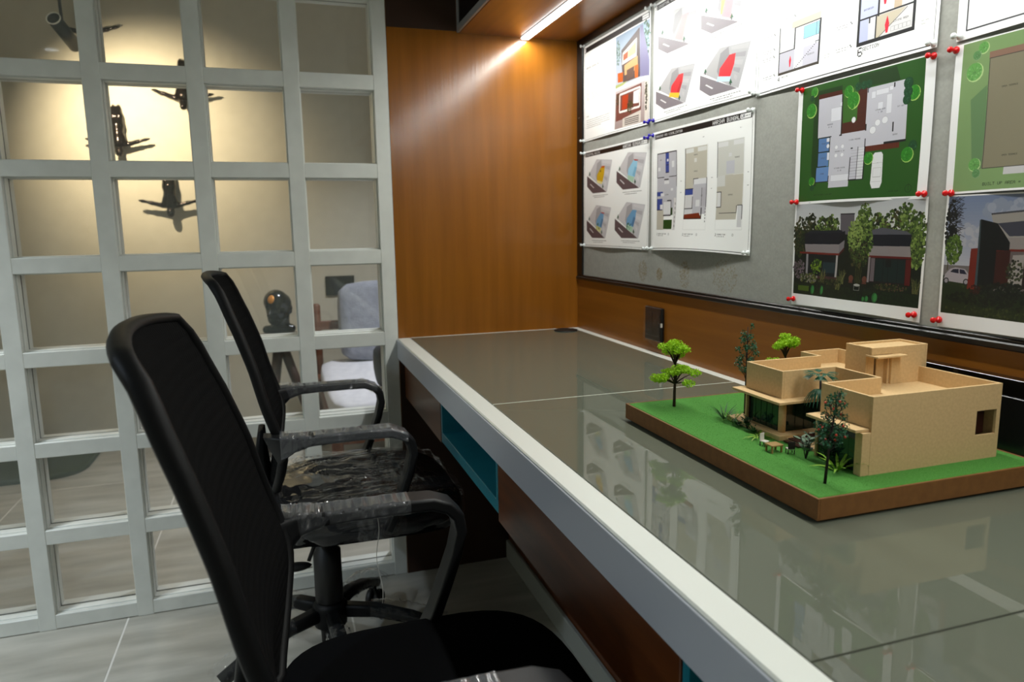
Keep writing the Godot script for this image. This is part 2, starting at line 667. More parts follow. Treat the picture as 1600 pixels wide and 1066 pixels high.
		if kind == 1:
			poly(g.call([0.60, 0.24, 0.74, 0.26, 0.60, 0.84, 0.42, 0.72]), Color(0.97, 0.55, 0.56))
		elif kind == 2:
			poly(g.call([0.44, 0.24, 0.56, 0.0, 0.60, 0.0, 0.5, 0.72, 0.42, 0.66]), Color(0.72, 0.90, 0.35))
			poly(g.call([0.58, 0.0, 0.74, 0.0, 0.62, 0.84, 0.44, 0.72]), Color(0.97, 0.52, 0.55))
		elif kind == 3:
			poly(g.call([0.38, 0.62, 0.64, 0.70, 0.62, 0.82, 0.36, 0.72]), Color(0.94, 0.70, 0.16))
			poly(g.call(body), Color(0.86, 0.12, 0.16))
			poly(g.call([0.70, 0.46, 0.63, 0.70, 0.56, 0.66, 0.64, 0.42]), Color(0.70, 0.08, 0.12))
		elif kind == 4:
			poly(g.call([0.38, 0.62, 0.64, 0.70, 0.62, 0.80, 0.36, 0.72]), Color(0.72, 0.84, 0.93))
			poly(g.call(body), Color(0.88, 0.14, 0.18))
		elif kind == 21:
			poly(g.call([0.40, 0.62, 0.62, 0.70, 0.6, 0.76, 0.42, 0.7]), Color(0.9, 0.84, 0.55))
			poly(g.call(body), Color(0.80, 0.64, 0.10))
			poly(g.call([0.60, 0.24, 0.72, 0.25, 0.70, 0.30, 0.58, 0.29]), Color(0.75, 0.32, 0.10))
			disc(u + 0.55 * su, v + 0.38 * sv, su * 0.025, sv * 0.03, Color(0.4, 0.3, 0.1))
		else:
			poly(g.call([0.40, 0.6, 0.62, 0.68, 0.58, 0.84, 0.40, 0.74]), Color(0.80, 0.80, 0.55) if kind == 23 else Color(0.66, 0.80, 0.70))
			poly(g.call(body), Color(0.42, 0.62, 0.78) if kind > 22 else Color(0.58, 0.78, 0.88))
			poly(g.call([0.70, 0.46, 0.63, 0.70, 0.56, 0.64, 0.64, 0.42]), Color(0.30, 0.48, 0.64) if kind > 22 else Color(0.46, 0.68, 0.80))
			poly(g.call([0.60, 0.23, 0.74, 0.26, 0.73, 0.29, 0.62, 0.27]), Color(0.70, 0.22, 0.16) if kind < 24 else Color(0.42, 0.62, 0.78))
			if kind > 22:
				spray(u + 0.48 * su, v + 0.66 * sv, su * 0.09, sv * 0.1, 16, 5.0, [Color(0.18, 0.38, 0.26), Color(0.5, 0.6, 0.25), Color(0.14, 0.25, 0.2)])
		for t in [[0.11, 0.47], [0.64, 0.88]]:
			poly(g.call([t[0], t[1] - 0.13, t[0] + 0.035, t[1] - 0.03, t[0] - 0.03, t[1] - 0.03]), Color(0.10, 0.32, 0.20))
			poly(g.call([t[0] - 0.008, t[1] - 0.03, t[0] + 0.012, t[1] - 0.03, t[0] + 0.012, t[1] + 0.01, t[0] - 0.008, t[1] + 0.01]), Color(0.12, 0.10, 0.10))
		rule(u + su * 0.24, u + su * 0.85, v + sv * 1.07, Color(0.25, 0.25, 0.25))
		rule(u + su * 0.3, u + su * 0.7, v + sv * 1.12, Color(0.3, 0.3, 0.3))

	func texture() -> ImageTexture:
		im.generate_mipmaps()
		return ImageTexture.create_from_image(im)


func sheet_facade() -> Pic:
	var p := Pic.new(860, 590, Color(0.965, 0.97, 0.965), 3)
	p.rect(15, 22, 985, 72, Color(0.05, 0.045, 0.05))
	p.rect(17, 26, 35, 68, Color(0.93, 0.93, 0.93))
	p.rect(895, 26, 975, 66, Color(0.88, 0.88, 0.88))
	p.rule(900, 970, 44, Color(0.45, 0.45, 0.45))
	p.frame(15, 22, 985, 984, 2, Color(0.25, 0.25, 0.25))
	p.text(45, 240, "HARSHA BUNGALOW", 2, Color(0.10, 0.10, 0.11), false)
	p.rule(40, 330, 268, Color(0.3, 0.3, 0.3))
	p.text(45, 345, "DETAILS", 1, Color(0.2, 0.2, 0.2), false)
	for k in 11:
		p.rule(45, 100, 385 + k * 18, Color(0.38, 0.38, 0.38))
		p.rule(140, r2(p, 190, 250) if k < 9 else 400.0, 385 + k * 18, Color(0.40, 0.40, 0.40))
	p.text(45, 740, "DESIGN", 1, Color(0.2, 0.2, 0.2), false)
	for k in 5:
		p.rule(45, 450 if k < 4 else 300, 780 + k * 20, Color(0.38, 0.38, 0.38))
	# two photographs of a house front
	p.fade(525, 85, 988, 560, Color(0.55, 0.63, 0.72), Color(0.70, 0.72, 0.76))
	p.spray(560, 240, 30, 120, 80, 7, [Color(0.25, 0.36, 0.30), Color(0.42, 0.52, 0.46), Color(0.5, 0.6, 0.6)])
	p.spray(945, 240, 45, 160, 160, 9, [Color(0.12, 0.28, 0.16), Color(0.25, 0.42, 0.35), Color(0.55, 0.68, 0.75)])
	p.poly([868, 100, 900, 100, 985, 440, 985, 570, 866, 545], Color(0.47, 0.46, 0.60))
	p.poly([608, 232, 862, 108, 868, 545, 640, 545, 612, 340], Color(0.30, 0.25, 0.25))
	p.poly([628, 262, 826, 186, 822, 352, 619, 372], Color(0.82, 0.79, 0.76))
	p.poly([640, 282, 706, 268, 702, 328, 640, 338], Color(0.62, 0.29, 0.10))
	p.poly([712, 268, 815, 215, 812, 318, 708, 330], Color(0.85, 0.72, 0.52))
	p.poly([655, 385, 836, 352, 838, 470, 660, 480], Color(0.80, 0.62, 0.42))
	p.poly([690, 440, 790, 430, 785, 520, 690, 530], Color(0.35, 0.27, 0.24))
	p.poly([556, 432, 640, 442, 634, 532, 560, 520], Color(0.72, 0.32, 0.07))
	p.poly([795, 430, 845, 430, 842, 548, 800, 540], Color(0.76, 0.37, 0.10))
	p.poly([525, 540, 700, 540, 640, 566, 525, 572], Color(0.62, 0.66, 0.42))
	p.fade(525, 598, 990, 965, Color(0.74, 0.70, 0.70), Color(0.62, 0.55, 0.54))
	p.poly([540, 625, 890, 610, 885, 880, 540, 890], Color(0.44, 0.25, 0.22))
	p.loop([592, 645, 872, 640, 868, 815, 592, 812], 12, Color(0.88, 0.86, 0.84))
	p.poly([632, 664, 714, 667, 700, 796, 626, 798], Color(0.66, 0.20, 0.07))
	p.poly([720, 670, 780, 670, 775, 760, 715, 790], Color(0.34, 0.22, 0.20))
	p.poly([785, 662, 862, 655, 858, 780, 780, 770], Color(0.86, 0.85, 0.85))
	p.poly([930, 600, 985, 600, 985, 960, 935, 960], Color(0.83, 0.80, 0.77))
	p.spray(950, 740, 14, 130, 70, 6, [Color(0.16, 0.16, 0.12), Color(0.3, 0.3, 0.2)])
	p.spray(560, 700, 20, 80, 40, 6, [Color(0.25, 0.16, 0.12), Color(0.2, 0.24, 0.14)])
	p.spray(740, 790, 40, 60, 70, 6, [Color(0.18, 0.18, 0.08), Color(0.34, 0.3, 0.14), Color(0.13, 0.14, 0.08)])
	p.poly([640, 880, 885, 850, 885, 960, 640, 965], Color(0.80, 0.77, 0.74))
	for k in 4:
		p.rect(668, 888 + k * 18, 860, 897 + k * 18, Color(0.22, 0.18, 0.17))
	return p


func r2(p: Pic, a: float, b: float) -> float:
	return p.r.randf_range(a, b)


func sheet_mass(first: bool) -> Pic:
	var p := Pic.new(900, 620, Color(0.965, 0.97, 0.965), 5 if first else 6)
	if first:
		p.band("CONCEPTUAL MASSING", "HARSHA BUNGALOW")
		p.mass(50, 125, 440, 330, 1)
		p.mass(500, 130, 430, 325, 2)
		p.mass(31, 585, 425, 325, 3)
		p.mass(511, 580, 425, 340, 4)
	else:
		p.band("CONCEPTUAL MASSING", "HARSHA BUNGALOW")
		p.mass(60, 98, 415, 345, 21)
		p.mass(545, 96, 420, 345, 22)
		p.mass(50, 560, 415, 345, 23)
		p.mass(530, 553, 420, 345, 24)
	return p


func sheet_sections() -> Pic:
	var p := Pic.new(1000, 690, Color(0.965, 0.97, 0.965), 7)
	var k := Color(0.09, 0.09, 0.10)
	var lav := Color(0.74, 0.73, 0.78)
	p.band("SECTIONS", "HARSHA BUNGALOW")
	p.line(34, 985, 985, 982, 4, k)
	# section 4
	p.rect(160, 765, 262, 900, lav)
	p.rect(262, 650, 415, 900, Color(0.84, 0.84, 0.87))
	p.rect(320, 775, 415, 900, Color(0.76, 0.75, 0.80))
	p.rect(317, 650, 412, 726, Color(0.56, 0.76, 0.85))
	p.line(396, 650, 396, 726, 2, k)
	p.rect(238, 595, 419, 636, Color(0.76, 0.72, 0.66))
	p.rect(256, 636, 424, 642, k)
	p.rect(157, 604, 163, 905, k)
	p.rect(256, 636, 264, 768, k)
	p.rect(160, 762, 262, 768, k)
	p.rect(414, 640, 424, 906, k)
	p.rect(160, 890, 424, 906, Color(0.20, 0.17, 0.13))
	p.rect(392, 762, 416, 767, k)
	for i in 15:
		p.rect(268 + i * 9, 884 - i * 8, 274 + i * 9, 888 - i * 8, k)
	p.poly([236, 800, 243, 830, 239, 870, 233, 870, 229, 830], Color(0.85, 0.12, 0.22))
	p.text(165, 930, "4", 3, k)
	p.text(205, 922, "SECTION", 1, k)
	p.frame(317, 650, 412, 726, 1, k)
	# section 6
	p.rect(632, 470, 727, 735, Color(0.72, 0.74, 0.86))
	p.rect(732, 470, 890, 735, Color(0.84, 0.83, 0.85))
	p.rect(800, 470, 835, 735, Color(0.74, 0.66, 0.57))
	p.rect(640, 740, 682, 862, Color(0.70, 0.72, 0.84))
	p.rect(682, 740, 720, 862, Color(0.80, 0.80, 0.83))
	p.rect(722, 740, 890, 862, Color(0.81, 0.80, 0.81))
	p.poly([722, 745, 855, 745, 735, 862, 722, 862], Color(0.74, 0.70, 0.62))
	p.line(735, 860, 860, 748, 3, Color(0.4, 0.38, 0.36))
	p.rect(628, 470, 640, 880, k)
	p.rect(886, 470, 898, 880, k)
	p.rect(724, 470, 733, 748, k)
	p.rect(632, 733, 892, 742, k)
	p.rect(716, 742, 722, 864, k)
	p.rect(630, 860, 898, 880, k)
	p.rect(684, 742, 690, 770, k)
	for s in [[757, 660], [772, 815]]:
		p.poly([s[0], s[1] - 55, s[0] + 10, s[1] - 10, s[0] + 4, s[1] + 35, s[0] - 4, s[1] + 35, s[0] - 10, s[1] - 10], Color(0.85, 0.10, 0.20))
	for i in 5:
		p.frame(790 + i * 18, 825, 806 + i * 18, 848, 1, Color(0.55, 0.55, 0.56))
	p.text(651, 912, "6", 5, k)
	p.text(700, 900, "SECTION", 2, k)
	p.text(835, 800, "LIVING AREA", 1, Color(0.35, 0.35, 0.36))
	p.text(680, 690, "BATHROOM", 1, Color(0.3, 0.3, 0.4))
	p.text(370, 830, "BEDROOM", 1, Color(0.4, 0.4, 0.42))
	for t in [[118, 631], [118, 722], [118, 770], [125, 889], [590, 731], [593, 858], [590, 560], [250, 560]]:
		p.rule(t[0] - 75, t[0] - 8, t[1], Color(0.55, 0.55, 0.55))
		p.rule(t[0] - 70, t[0] - 12, t[1] + 14, Color(0.6, 0.6, 0.6))
		p.rect(t[0], t[1] - 6, t[0] + 5, t[1] + 3, k)
		p.rect(t[0] + 5, t[1] + 3, t[0] + 10, t[1] + 12, k)
	for t in [[925, 845], [455, 865], [450, 590], [300, 590]]:
		p.rule(t[0], t[0] + 32, t[1], Color(0.7, 0.7, 0.68))
		p.rule(t[0], t[0] + 28, t[1] + 16, Color(0.72, 0.72, 0.7))
	return p


func sheet_blank() -> Pic:
	var p := Pic.new(600, 410, Color(0.965, 0.97, 0.965), 8)
	p.rect(15, 20, 980, 62, Color(0.05, 0.045, 0.05))
	p.frame(35, 20, 975, 960, 3, Color(0.2, 0.2, 0.22))
	return p


func sheet_plans() -> Pic:
	var p := Pic.new(1000, 710, Color(0.965, 0.97, 0.965), 9)
	var k := Color(0.10, 0.10, 0.11)
	var lav := Color(0.735, 0.73, 0.76)
	var sand := Color(0.755, 0.735, 0.68)
	var blue := Color(0.20, 0.29, 0.58)
	p.band("DRAWINGS AND VISUALIZATION", "HARSHA BUNGALOW")
	p.line(15, 985, 985, 985, 4, Color(0.2, 0.2, 0.2))
	# ground floor
	p.rect(68, 184, 290, 700, lav)
	p.rect(68, 657, 150, 820, sand)
	p.rect(262, 560, 288, 820, Color(0.84, 0.83, 0.83))
	p.rect(165, 190, 204, 350, blue)
	p.rect(68, 503, 135, 540, blue)
	p.rect(68, 560, 130, 657, blue)
	for q in [[75, 300, 105, 330], [235, 260, 262, 310], [110, 515, 150, 540], [104, 610, 135, 650], [180, 240, 198, 260], [225, 480, 250, 500], [145, 590, 228, 690], [150, 415, 205, 440]]:
		p.rect(q[0], q[1], q[2], q[3], Color(0.86, 0.86, 0.87))
	p.rect(150, 738, 252, 816, Color(0.10, 0.27, 0.07))
	p.rect(232, 640, 250, 700, Color(0.10, 0.27, 0.07))
	for q in [[68, 182, 290, 190], [66, 182, 72, 385], [68, 381, 150, 387], [205, 381, 290, 387], [150, 400, 200, 408], [185, 576, 234, 584], [228, 580, 234, 704], [143, 698, 232, 706], [66, 500, 70, 657], [68, 652, 130, 658], [285, 182, 290, 470], [165, 285, 204, 289], [165, 346, 204, 352]]:
		p.rect(q[0], q[1], q[2], q[3], k)
	for i in 6:
		p.rect(276, 600 + i * 36, 281, 618 + i * 36, k)
	p.frame(68, 182, 290, 821, 1, Color(0.6, 0.6, 0.6))
	# first floor
	p.rect(382, 186, 604, 506, sand)
	p.rect(468, 470, 604, 700, lav)
	p.rect(382, 506, 470, 735, Color(0.82, 0.82, 0.83))
	p.rect(382, 503, 467, 548, blue)
	p.rect(472, 428, 604, 470, Color(0.87, 0.87, 0.88))
	p.poly([385, 700, 540, 690, 566, 735, 385, 735], Color(0.47, 0.16, 0.05))
	p.rect(560, 500, 600, 640, Color(0.70, 0.69, 0.72))
	p.rect(500, 590, 540, 640, Color(0.86, 0.86, 0.87))
	p.rect(475, 270, 500, 300, Color(0.85, 0.84, 0.82))
	p.rect(390, 192, 470, 225, Color(0.86, 0.86, 0.85))
	p.rect(510, 192, 600, 225, Color(0.86, 0.86, 0.85))
	for q in [[380, 184, 386, 500], [468, 424, 520, 430], [468, 426, 473, 470], [600, 426, 606, 650], [380, 499, 470, 505], [380, 500, 385, 735], [384, 650, 470, 657], [462, 560, 468, 655], [384, 731, 566, 738], [556, 500, 560, 640], [556, 650, 566, 735]]:
		p.rect(q[0], q[1], q[2], q[3], k)
	for i in 5:
		p.rect(598, 655 + i * 24, 604, 667 + i * 24, k)
	p.frame(382, 184, 612, 821, 1, Color(0.72, 0.72, 0.72))
	# terrace
	p.rect(702, 186, 923, 428, Color(0.80, 0.80, 0.78))
	p.rect(702, 428, 772, 506, Color(0.82, 0.82, 0.81))
	p.poly([772, 428, 923, 430, 921, 648, 882, 648, 872, 746, 702, 746, 702, 506, 772, 506], sand)
	p.rect(780, 330, 850, 420, Color(0.76, 0.76, 0.79))
	p.rect(705, 192, 795, 225, Color(0.86, 0.86, 0.86))
	p.rect(840, 192, 920, 225, Color(0.86, 0.86, 0.86))
	p.rect(800, 275, 825, 300, Color(0.84, 0.84, 0.84))
	p.rect(706, 548, 738, 654, Color(0.87, 0.87, 0.87))
	p.rect(884, 650, 920, 800, Color(0.83, 0.83, 0.84))
	for q in [[699, 182, 704, 440], [700, 542, 742, 548], [738, 545, 743, 656], [700, 652, 742, 658], [880, 644, 922, 649], [918, 646, 923, 746], [727, 697, 874, 701], [872, 648, 876, 700]]:
		p.rect(q[0], q[1], q[2], q[3], k)
	p.frame(701, 184, 925, 821, 1, Color(0.72, 0.72, 0.72))
	for t in [[490, 245, "TERRACE"], [490, 370, "TERRACE"], [870, 310, "TERRACE"], [820, 570, "TERRACE"], [180, 530, "LIVING"], [110, 240, "BED"], [560, 560, "BED"]]:
		p.text(t[0], t[1], t[2], 1, Color(0.3, 0.3, 0.28))
	for t in [[70, "1", "GROUND FLOOR PLAN"], [385, "2", "FIRST FLOOR PLAN"], [705, "3", "TERRACE PLAN"]]:
		p.text(t[0], 858, t[1], 2, k, false)
		p.text(t[0] + 18, 855, t[2], 1, k, false)
		p.rule(t[0] + 18, t[0] + 80, 868, Color(0.6, 0.6, 0.6))
		p.disc(t[0] + 150, 858, 7, 10, Color(0.6, 0.6, 0.6))
		p.disc(t[0] + 150, 858, 5, 7, Color(0.9, 0.9, 0.9))
	for t in [[330, 430], [330, 520], [645, 430], [645, 510], [955, 420], [955, 510], [560, 120], [890, 110]]:
		p.rule(t[0], t[0] + 14, t[1], Color(0.7, 0.7, 0.7))
	return p


func tree_mark(p: Pic, u: float, v: float, ru: float, dark: bool, wash := 0.0) -> void:
	var rv := ru * p.w / p.h
	var edge := (Color(0.05, 0.20, 0.10) if dark else Color(0.60, 0.74, 0.38)).lerp(Color(0.72, 0.80, 0.62), wash)
	var body := (Color(0.06, 0.26, 0.13) if dark else Color(0.16, 0.48, 0.10)).lerp(Color(0.50, 0.68, 0.42), wash)
	p.disc(u, v, ru, rv, edge)
	p.disc(u - ru * 0.08, v - rv * 0.08, ru * 0.93, rv * 0.93, body)
	for i in 9:
		var a := TAU * i / 9
		p.line(u, v, u + cos(a) * ru * 0.8, v + sin(a) * rv * 0.8, 1.2, body.darkened(0.25))
	p.spray(u, v, ru * 0.8, rv * 0.8, 14, ru * 0.12, [body.lightened(0.12), body.darkened(0.12)])


func sheet_floor_plan() -> Pic:
	var p := Pic.new(940, 670, Color(0.91, 0.91, 0.915), 11)
	var k := Color(0.08, 0.08, 0.10)
	var lav := Color(0.735, 0.73, 0.77)
	var brown := Color(0.27, 0.10, 0.045)
	var text_c := Color(0.25, 0.25, 0.28)
	p.rect(42, 8, 940, 978, Color(0.13, 0.31, 0.075))
	p.poly([150, 60, 372, 60, 380, 300, 190, 300, 190, 850, 160, 850, 140, 700], Color(0.085, 0.21, 0.05))
	p.poly([495, 20, 760, 20, 790, 130, 500, 110], Color(0.085, 0.21, 0.05))
	p.poly([183, 94, 371, 94, 371, 132, 183, 132], brown)
	p.rect(370, 120, 565, 450, brown)
	p.poly([377, 100, 495, 100, 495, 358, 384, 360], Color(0.20, 0.38, 0.12))
	p.rect(568, 572, 804, 614, Color(0.34, 0.13, 0.06))
	p.rect(812, 456, 843, 565, Color(0.40, 0.16, 0.07))
	for i in 9:
		p.line(570 + i * 27, 574, 570 + i * 27, 613, 1, Color(0.24, 0.09, 0.04))
		p.line(500, 130 + i * 35, 563, 130 + i * 35, 1, Color(0.2, 0.075, 0.03))
	p.rect(185, 130, 376, 450, lav)
	p.rect(563, 130, 842, 572, lav)
	p.rect(291, 445, 572, 825, lav)
	p.rect(300, 820, 463, 872, lav)
	p.rect(195, 456, 287, 568, Color(0.33, 0.47, 0.66))
	p.rect(195, 574, 287, 690, Color(0.33, 0.47, 0.66))
	p.rect(185, 696, 292, 818, Color(0.36, 0.50, 0.70))
	# walls
	for q in [[372, 132, 380, 455], [183, 130, 187, 450], [195, 448, 300, 456], [363, 448, 384, 458], [284, 452, 290, 568], [192, 456, 197, 570], [195, 566, 290, 574], [195, 686, 270, 694], [192, 574, 197, 690], [183, 694, 187, 820], [185, 815, 300, 823], [292, 770, 298, 822], [563, 400, 571, 450], [565, 130, 571, 165], [748, 135, 756, 168], [752, 420, 761, 490], [700, 556, 845, 572], [462, 566, 478, 576], [566, 570, 574, 825], [462, 817, 574, 827], [460, 640, 466, 826], [516, 566, 520, 824], [565, 510, 571, 575]]:
		p.rect(q[0], q[1], q[2], q[3], k)
	# furniture
	var soft := Color(0.83, 0.83, 0.86)
	for q in [[290, 225, 370, 330], [360, 190, 374, 220], [595, 165, 625, 215], [628, 160, 715, 200], [720, 155, 745, 185], [705, 210, 740, 350], [645, 255, 680, 310], [272, 580, 290, 640], [262, 460, 286, 490], [315, 770, 460, 820]]:
		p.rect(q[0], q[1], q[2], q[3], soft)
		p.frame(q[0], q[1], q[2], q[3], 1, Color(0.6, 0.6, 0.63))
	for q in [[650, 405, 20, 26], [700, 395, 22, 28], [618, 455, 24, 30], [345, 545, 13, 17], [395, 545, 13, 17], [345, 612, 13, 17], [395, 612, 13, 17], [275, 525, 12, 18], [470, 350, 16, 24]]:
		p.disc(q[0], q[1], q[2], q[3], Color(0.6, 0.6, 0.63))
		p.disc(q[0], q[1], q[2] * 0.92, q[3] * 0.92, Color(0.86, 0.86, 0.88))
	for i in 10:
		p.line(466, 590 + i * 23, 516, 590 + i * 23, 1.5, Color(0.5, 0.5, 0.53))
		p.line(520, 590 + i * 23, 566, 590 + i * 23, 1.5, Color(0.5, 0.5, 0.53))
	p.rect(520, 576, 566, 820, Color(0.80, 0.80, 0.82))
	for i in 10:
		p.line(520, 590 + i * 23, 566, 590 + i * 23, 1.5, Color(0.5, 0.5, 0.53))
	# car
	var car := [630, 650, 645, 628, 690, 628, 702, 650, 706, 860, 694, 900, 640, 902, 626, 862]
	p.poly(car, Color(0.85, 0.85, 0.86))
	p.loop(car, 1.5, Color(0.45, 0.48, 0.45))
	p.frame(640, 745, 694, 815, 1.2, Color(0.5, 0.5, 0.5))
	p.line(632, 710, 700, 708, 1.2, Color(0.5, 0.5, 0.5))
	p.line(634, 850, 700, 850, 1.2, Color(0.5, 0.5, 0.5))
	# trees
	for t in [[146, 62, 30, 0], [127, 108, 18, 1], [126, 212, 44, 0], [424, 122, 34, 0], [462, 200, 48, 0], [456, 245, 17, 0], [494, 101, 24, 1], [537, 100, 24, 1], [574, 100, 24, 1], [880, 240, 40, 0], [842, 161, 30, 1], [842, 223, 28, 1], [837, 277, 26, 1], [890, 612, 28, 1], [860, 674, 40, 0], [602, 668, 34, 0], [152, 808, 26, 0], [158, 862, 18, 1]]:
		tree_mark(p, t[0], t[1], t[2], t[3] == 1)
	for t in [[286, 352, "BEDROOM"], [286, 372, "12X14"], [664, 308, "LIVING ROOM"], [664, 328, "17X20"], [488, 504, "3 WIDE PASSAGE"], [375, 580, "DINING 11X10"], [383, 716, "KITCHEN DINING"], [383, 736, "11X10"], [775, 513, "ENTRY"], [802, 312, "SIT OUT"], [240, 500, "TOILET"], [240, 620, "TOILET"], [240, 750, "STORE"]]:
		p.text(t[0], t[1], t[2], 1, text_c)
	p.text(180, 926, "BUILT UP AREA = 1190 SQFT", 1, Color(0.04, 0.12, 0.03), false)
	p.text(790, 932, "FLOOR PLAN", 1, Color(0.04, 0.12, 0.03))
	p.disc(882, 918, 22, 31, Color(0.06, 0.16, 0.05))
	p.disc(882, 918, 19, 27, Color(0.13, 0.31, 0.075))
	p.line(882, 880, 882, 935, 2, Color(0.06, 0.16, 0.05))
	return p


func sheet_terrace_plan() -> Pic:
	var p := Pic.new(940, 670, Color(0.91, 0.91, 0.915), 12)
	var k := Color(0.22, 0.21, 0.20)
	p.rect(40, 8, 960, 985, Color(0.47, 0.58, 0.38))
	p.poly([100, 380, 180, 300, 188, 840, 150, 840, 130, 800], Color(0.38, 0.50, 0.34))
	p.poly([181, 95, 840, 95, 840, 138, 181, 138], Color(0.52, 0.40, 0.34))
	p.rect(184, 136, 842, 840, Color(0.50, 0.475, 0.395))
	p.loop([184, 136, 842, 136, 842, 840, 188, 840], 3, k)
	p.rect(298, 842, 460, 888, Color(0.74, 0.73, 0.74))
	for t in [[150, 60, 28, 0], [118, 100, 22, 1], [112, 205, 44, 0], [147, 812, 32, 0], [160, 870, 22, 1], [880, 240, 38, 0], [840, 880, 30, 0]]:
		tree_mark(p, t[0], t[1], t[2], t[3] == 1, 0.65)
	p.text(290, 331, "OPEN TERRACE", 1, Color(0.16, 0.15, 0.13))
	p.text(320, 765, "OPEN TERRACE", 1, Color(0.16, 0.15, 0.13))
	p.text(200, 946, "BUILT UP AREA = 1190 SQFT", 2, Color(0.10, 0.14, 0.08), false)
	return p


func sheet_garden_view() -> Pic:
	var p := Pic.new(960, 640, Color(0.90, 0.90, 0.905), 13)
	var greens := [Color(0.13, 0.20, 0.06), Color(0.22, 0.31, 0.10), Color(0.34, 0.43, 0.17), Color(0.47, 0.55, 0.28), Color(0.26, 0.34, 0.12)]
	var deep := [Color(0.06, 0.10, 0.035), Color(0.10, 0.15, 0.05), Color(0.16, 0.2, 0.07), Color(0.24, 0.22, 0.12)]
	p.fade(15, 0, 985, 300, Color(0.68, 0.69, 0.71), Color(0.80, 0.80, 0.80))
	p.rect(15, 260, 985, 886, Color(0.05, 0.075, 0.03))
	for t in [[60, 330, 60, 190], [150, 260, 60, 160], [250, 270, 60, 130], [330, 250, 60, 130], [690, 260, 70, 140], [790, 240, 70, 150], [870, 220, 70, 180], [950, 330, 60, 230]]:
		p.spray(t[0], t[1], t[2], t[3], 190, 9, deep if t[0] < 200 else greens + deep)
	p.spray(945, 360, 50, 210, 260, 8, greens)
	p.spray(870, 170, 45, 80, 90, 8, greens)
	p.rect(15, 780, 985, 886, Color(0.06, 0.11, 0.03))
	p.spray(500, 830, 480, 50, 500, 7, [Color(0.05, 0.09, 0.025), Color(0.08, 0.13, 0.04), Color(0.045, 0.07, 0.02)])
	# tower, then the two wings
	p.poly([399, 118, 508, 118, 508, 300, 401, 300], Color(0.35, 0.33, 0.36))
	p.rect(399, 112, 510, 122, Color(0.08, 0.08, 0.10))
	p.poly([150, 269, 412, 262, 430, 300, 100, 300], Color(0.10, 0.11, 0.15))
	p.poly([100, 293, 400, 285, 394, 390, 105, 396], Color(0.055, 0.065, 0.11))
	p.poly([400, 285, 440, 268, 438, 350, 394, 390], Color(0.035, 0.04, 0.06))
	p.poly([105, 396, 394, 390, 397, 474, 115, 481], Color(0.50, 0.47, 0.48))
	p.poly([394, 390, 438, 350, 436, 420, 397, 474], Color(0.44, 0.42, 0.44))
	p.poly([62, 470, 400, 474, 400, 492, 62, 488], Color(0.40, 0.10, 0.06))
	p.poly([397, 474, 436, 418, 440, 440, 400, 492], Color(0.25, 0.05, 0.04))
	p.rect(118, 490, 395, 705, Color(0.045, 0.07, 0.075))
	p.rect(122, 490, 140, 700, Color(0.52, 0.50, 0.52))
	p.rect(376, 492, 392, 700, Color(0.62, 0.60, 0.60))
	p.spray(215, 600, 48, 70, 90, 7, [Color(0.22, 0.34, 0.06), Color(0.38, 0.48, 0.10), Color(0.12, 0.2, 0.06)])
	for u in [180, 262, 318]:
		p.rect(u, 492, u + 4, 700, Color(0.03, 0.03, 0.035))
	p.rect(268, 560, 372, 660, Color(0.10, 0.17, 0.19))
	p.rect(120, 692, 400, 720, Color(0.23, 0.13, 0.13))
	p.poly([625, 262, 720, 240, 880, 270, 912, 298, 625, 300], Color(0.30, 0.30, 0.34))
	p.poly([625, 299, 912, 296, 906, 392, 630, 396], Color(0.055, 0.065, 0.11))
	p.poly([630, 396, 906, 392, 915, 478, 630, 478], Color(0.51, 0.48, 0.49))
	p.poly([628, 478, 918, 478, 920, 500, 630, 496], Color(0.34, 0.06, 0.05))
	p.rect(632, 496, 918, 712, Color(0.10, 0.055, 0.06))
	p.rect(630, 490, 645, 710, Color(0.50, 0.47, 0.48))
	p.rect(650, 500, 678, 700, Color(0.38, 0.34, 0.36))
	p.rect(680, 506, 882, 696, Color(0.055, 0.12, 0.115))
	for u in [735, 770, 830]:
		p.rect(u, 506, u + 4, 696, Color(0.025, 0.04, 0.04))
	p.rect(752, 510, 790, 570, Color(0.02, 0.03, 0.03))
	p.rect(884, 500, 918, 712, Color(0.30, 0.05, 0.04))
	# the birch between the wings
	for u in [545, 557, 568, 580]:
		p.line(u, 730, u + (u - 562) * 0.3, 520, 2.5, Color(0.30, 0.30, 0.14))
	p.spray(560, 340, 95, 200, 520, 8, greens)
	p.spray(590, 170, 55, 140, 260, 8, greens)
	p.spray(555, 470, 75, 130, 220, 8, deep + [Color(0.2, 0.28, 0.1)])
	p.spray(520, 300, 60, 130, 200, 6, [Color(0.5, 0.58, 0.3), Color(0.4, 0.48, 0.22)])
	# planting
	p.spray(60, 640, 50, 90, 130, 7, [Color(0.30, 0.26, 0.28), Color(0.42, 0.36, 0.40), Color(0.16, 0.18, 0.10)])
	p.spray(150, 720, 80, 50, 120, 7, [Color(0.30, 0.33, 0.10), Color(0.18, 0.22, 0.07), Color(0.46, 0.44, 0.4)])
	for t in [[275, 668], [437, 665], [955, 690], [410, 720]]:
		for i in 26:
			p.line(t[0] + p.r.randf_range(-18, 18), t[1] + 85, t[0] + p.r.randf_range(-34, 34), t[1] + p.r.randf_range(-50, 20), 2, [Color(0.30, 0.32, 0.16), Color(0.40, 0.38, 0.22), Color(0.18, 0.22, 0.09)][i % 3])
	p.spray(800, 740, 120, 30, 120, 6, deep + [Color(0.3, 0.2, 0.16)])
	p.spray(330, 740, 100, 25, 80, 6, deep)
	p.rect(60, 800, 160, 850, Color(0.26, 0.34, 0.08))
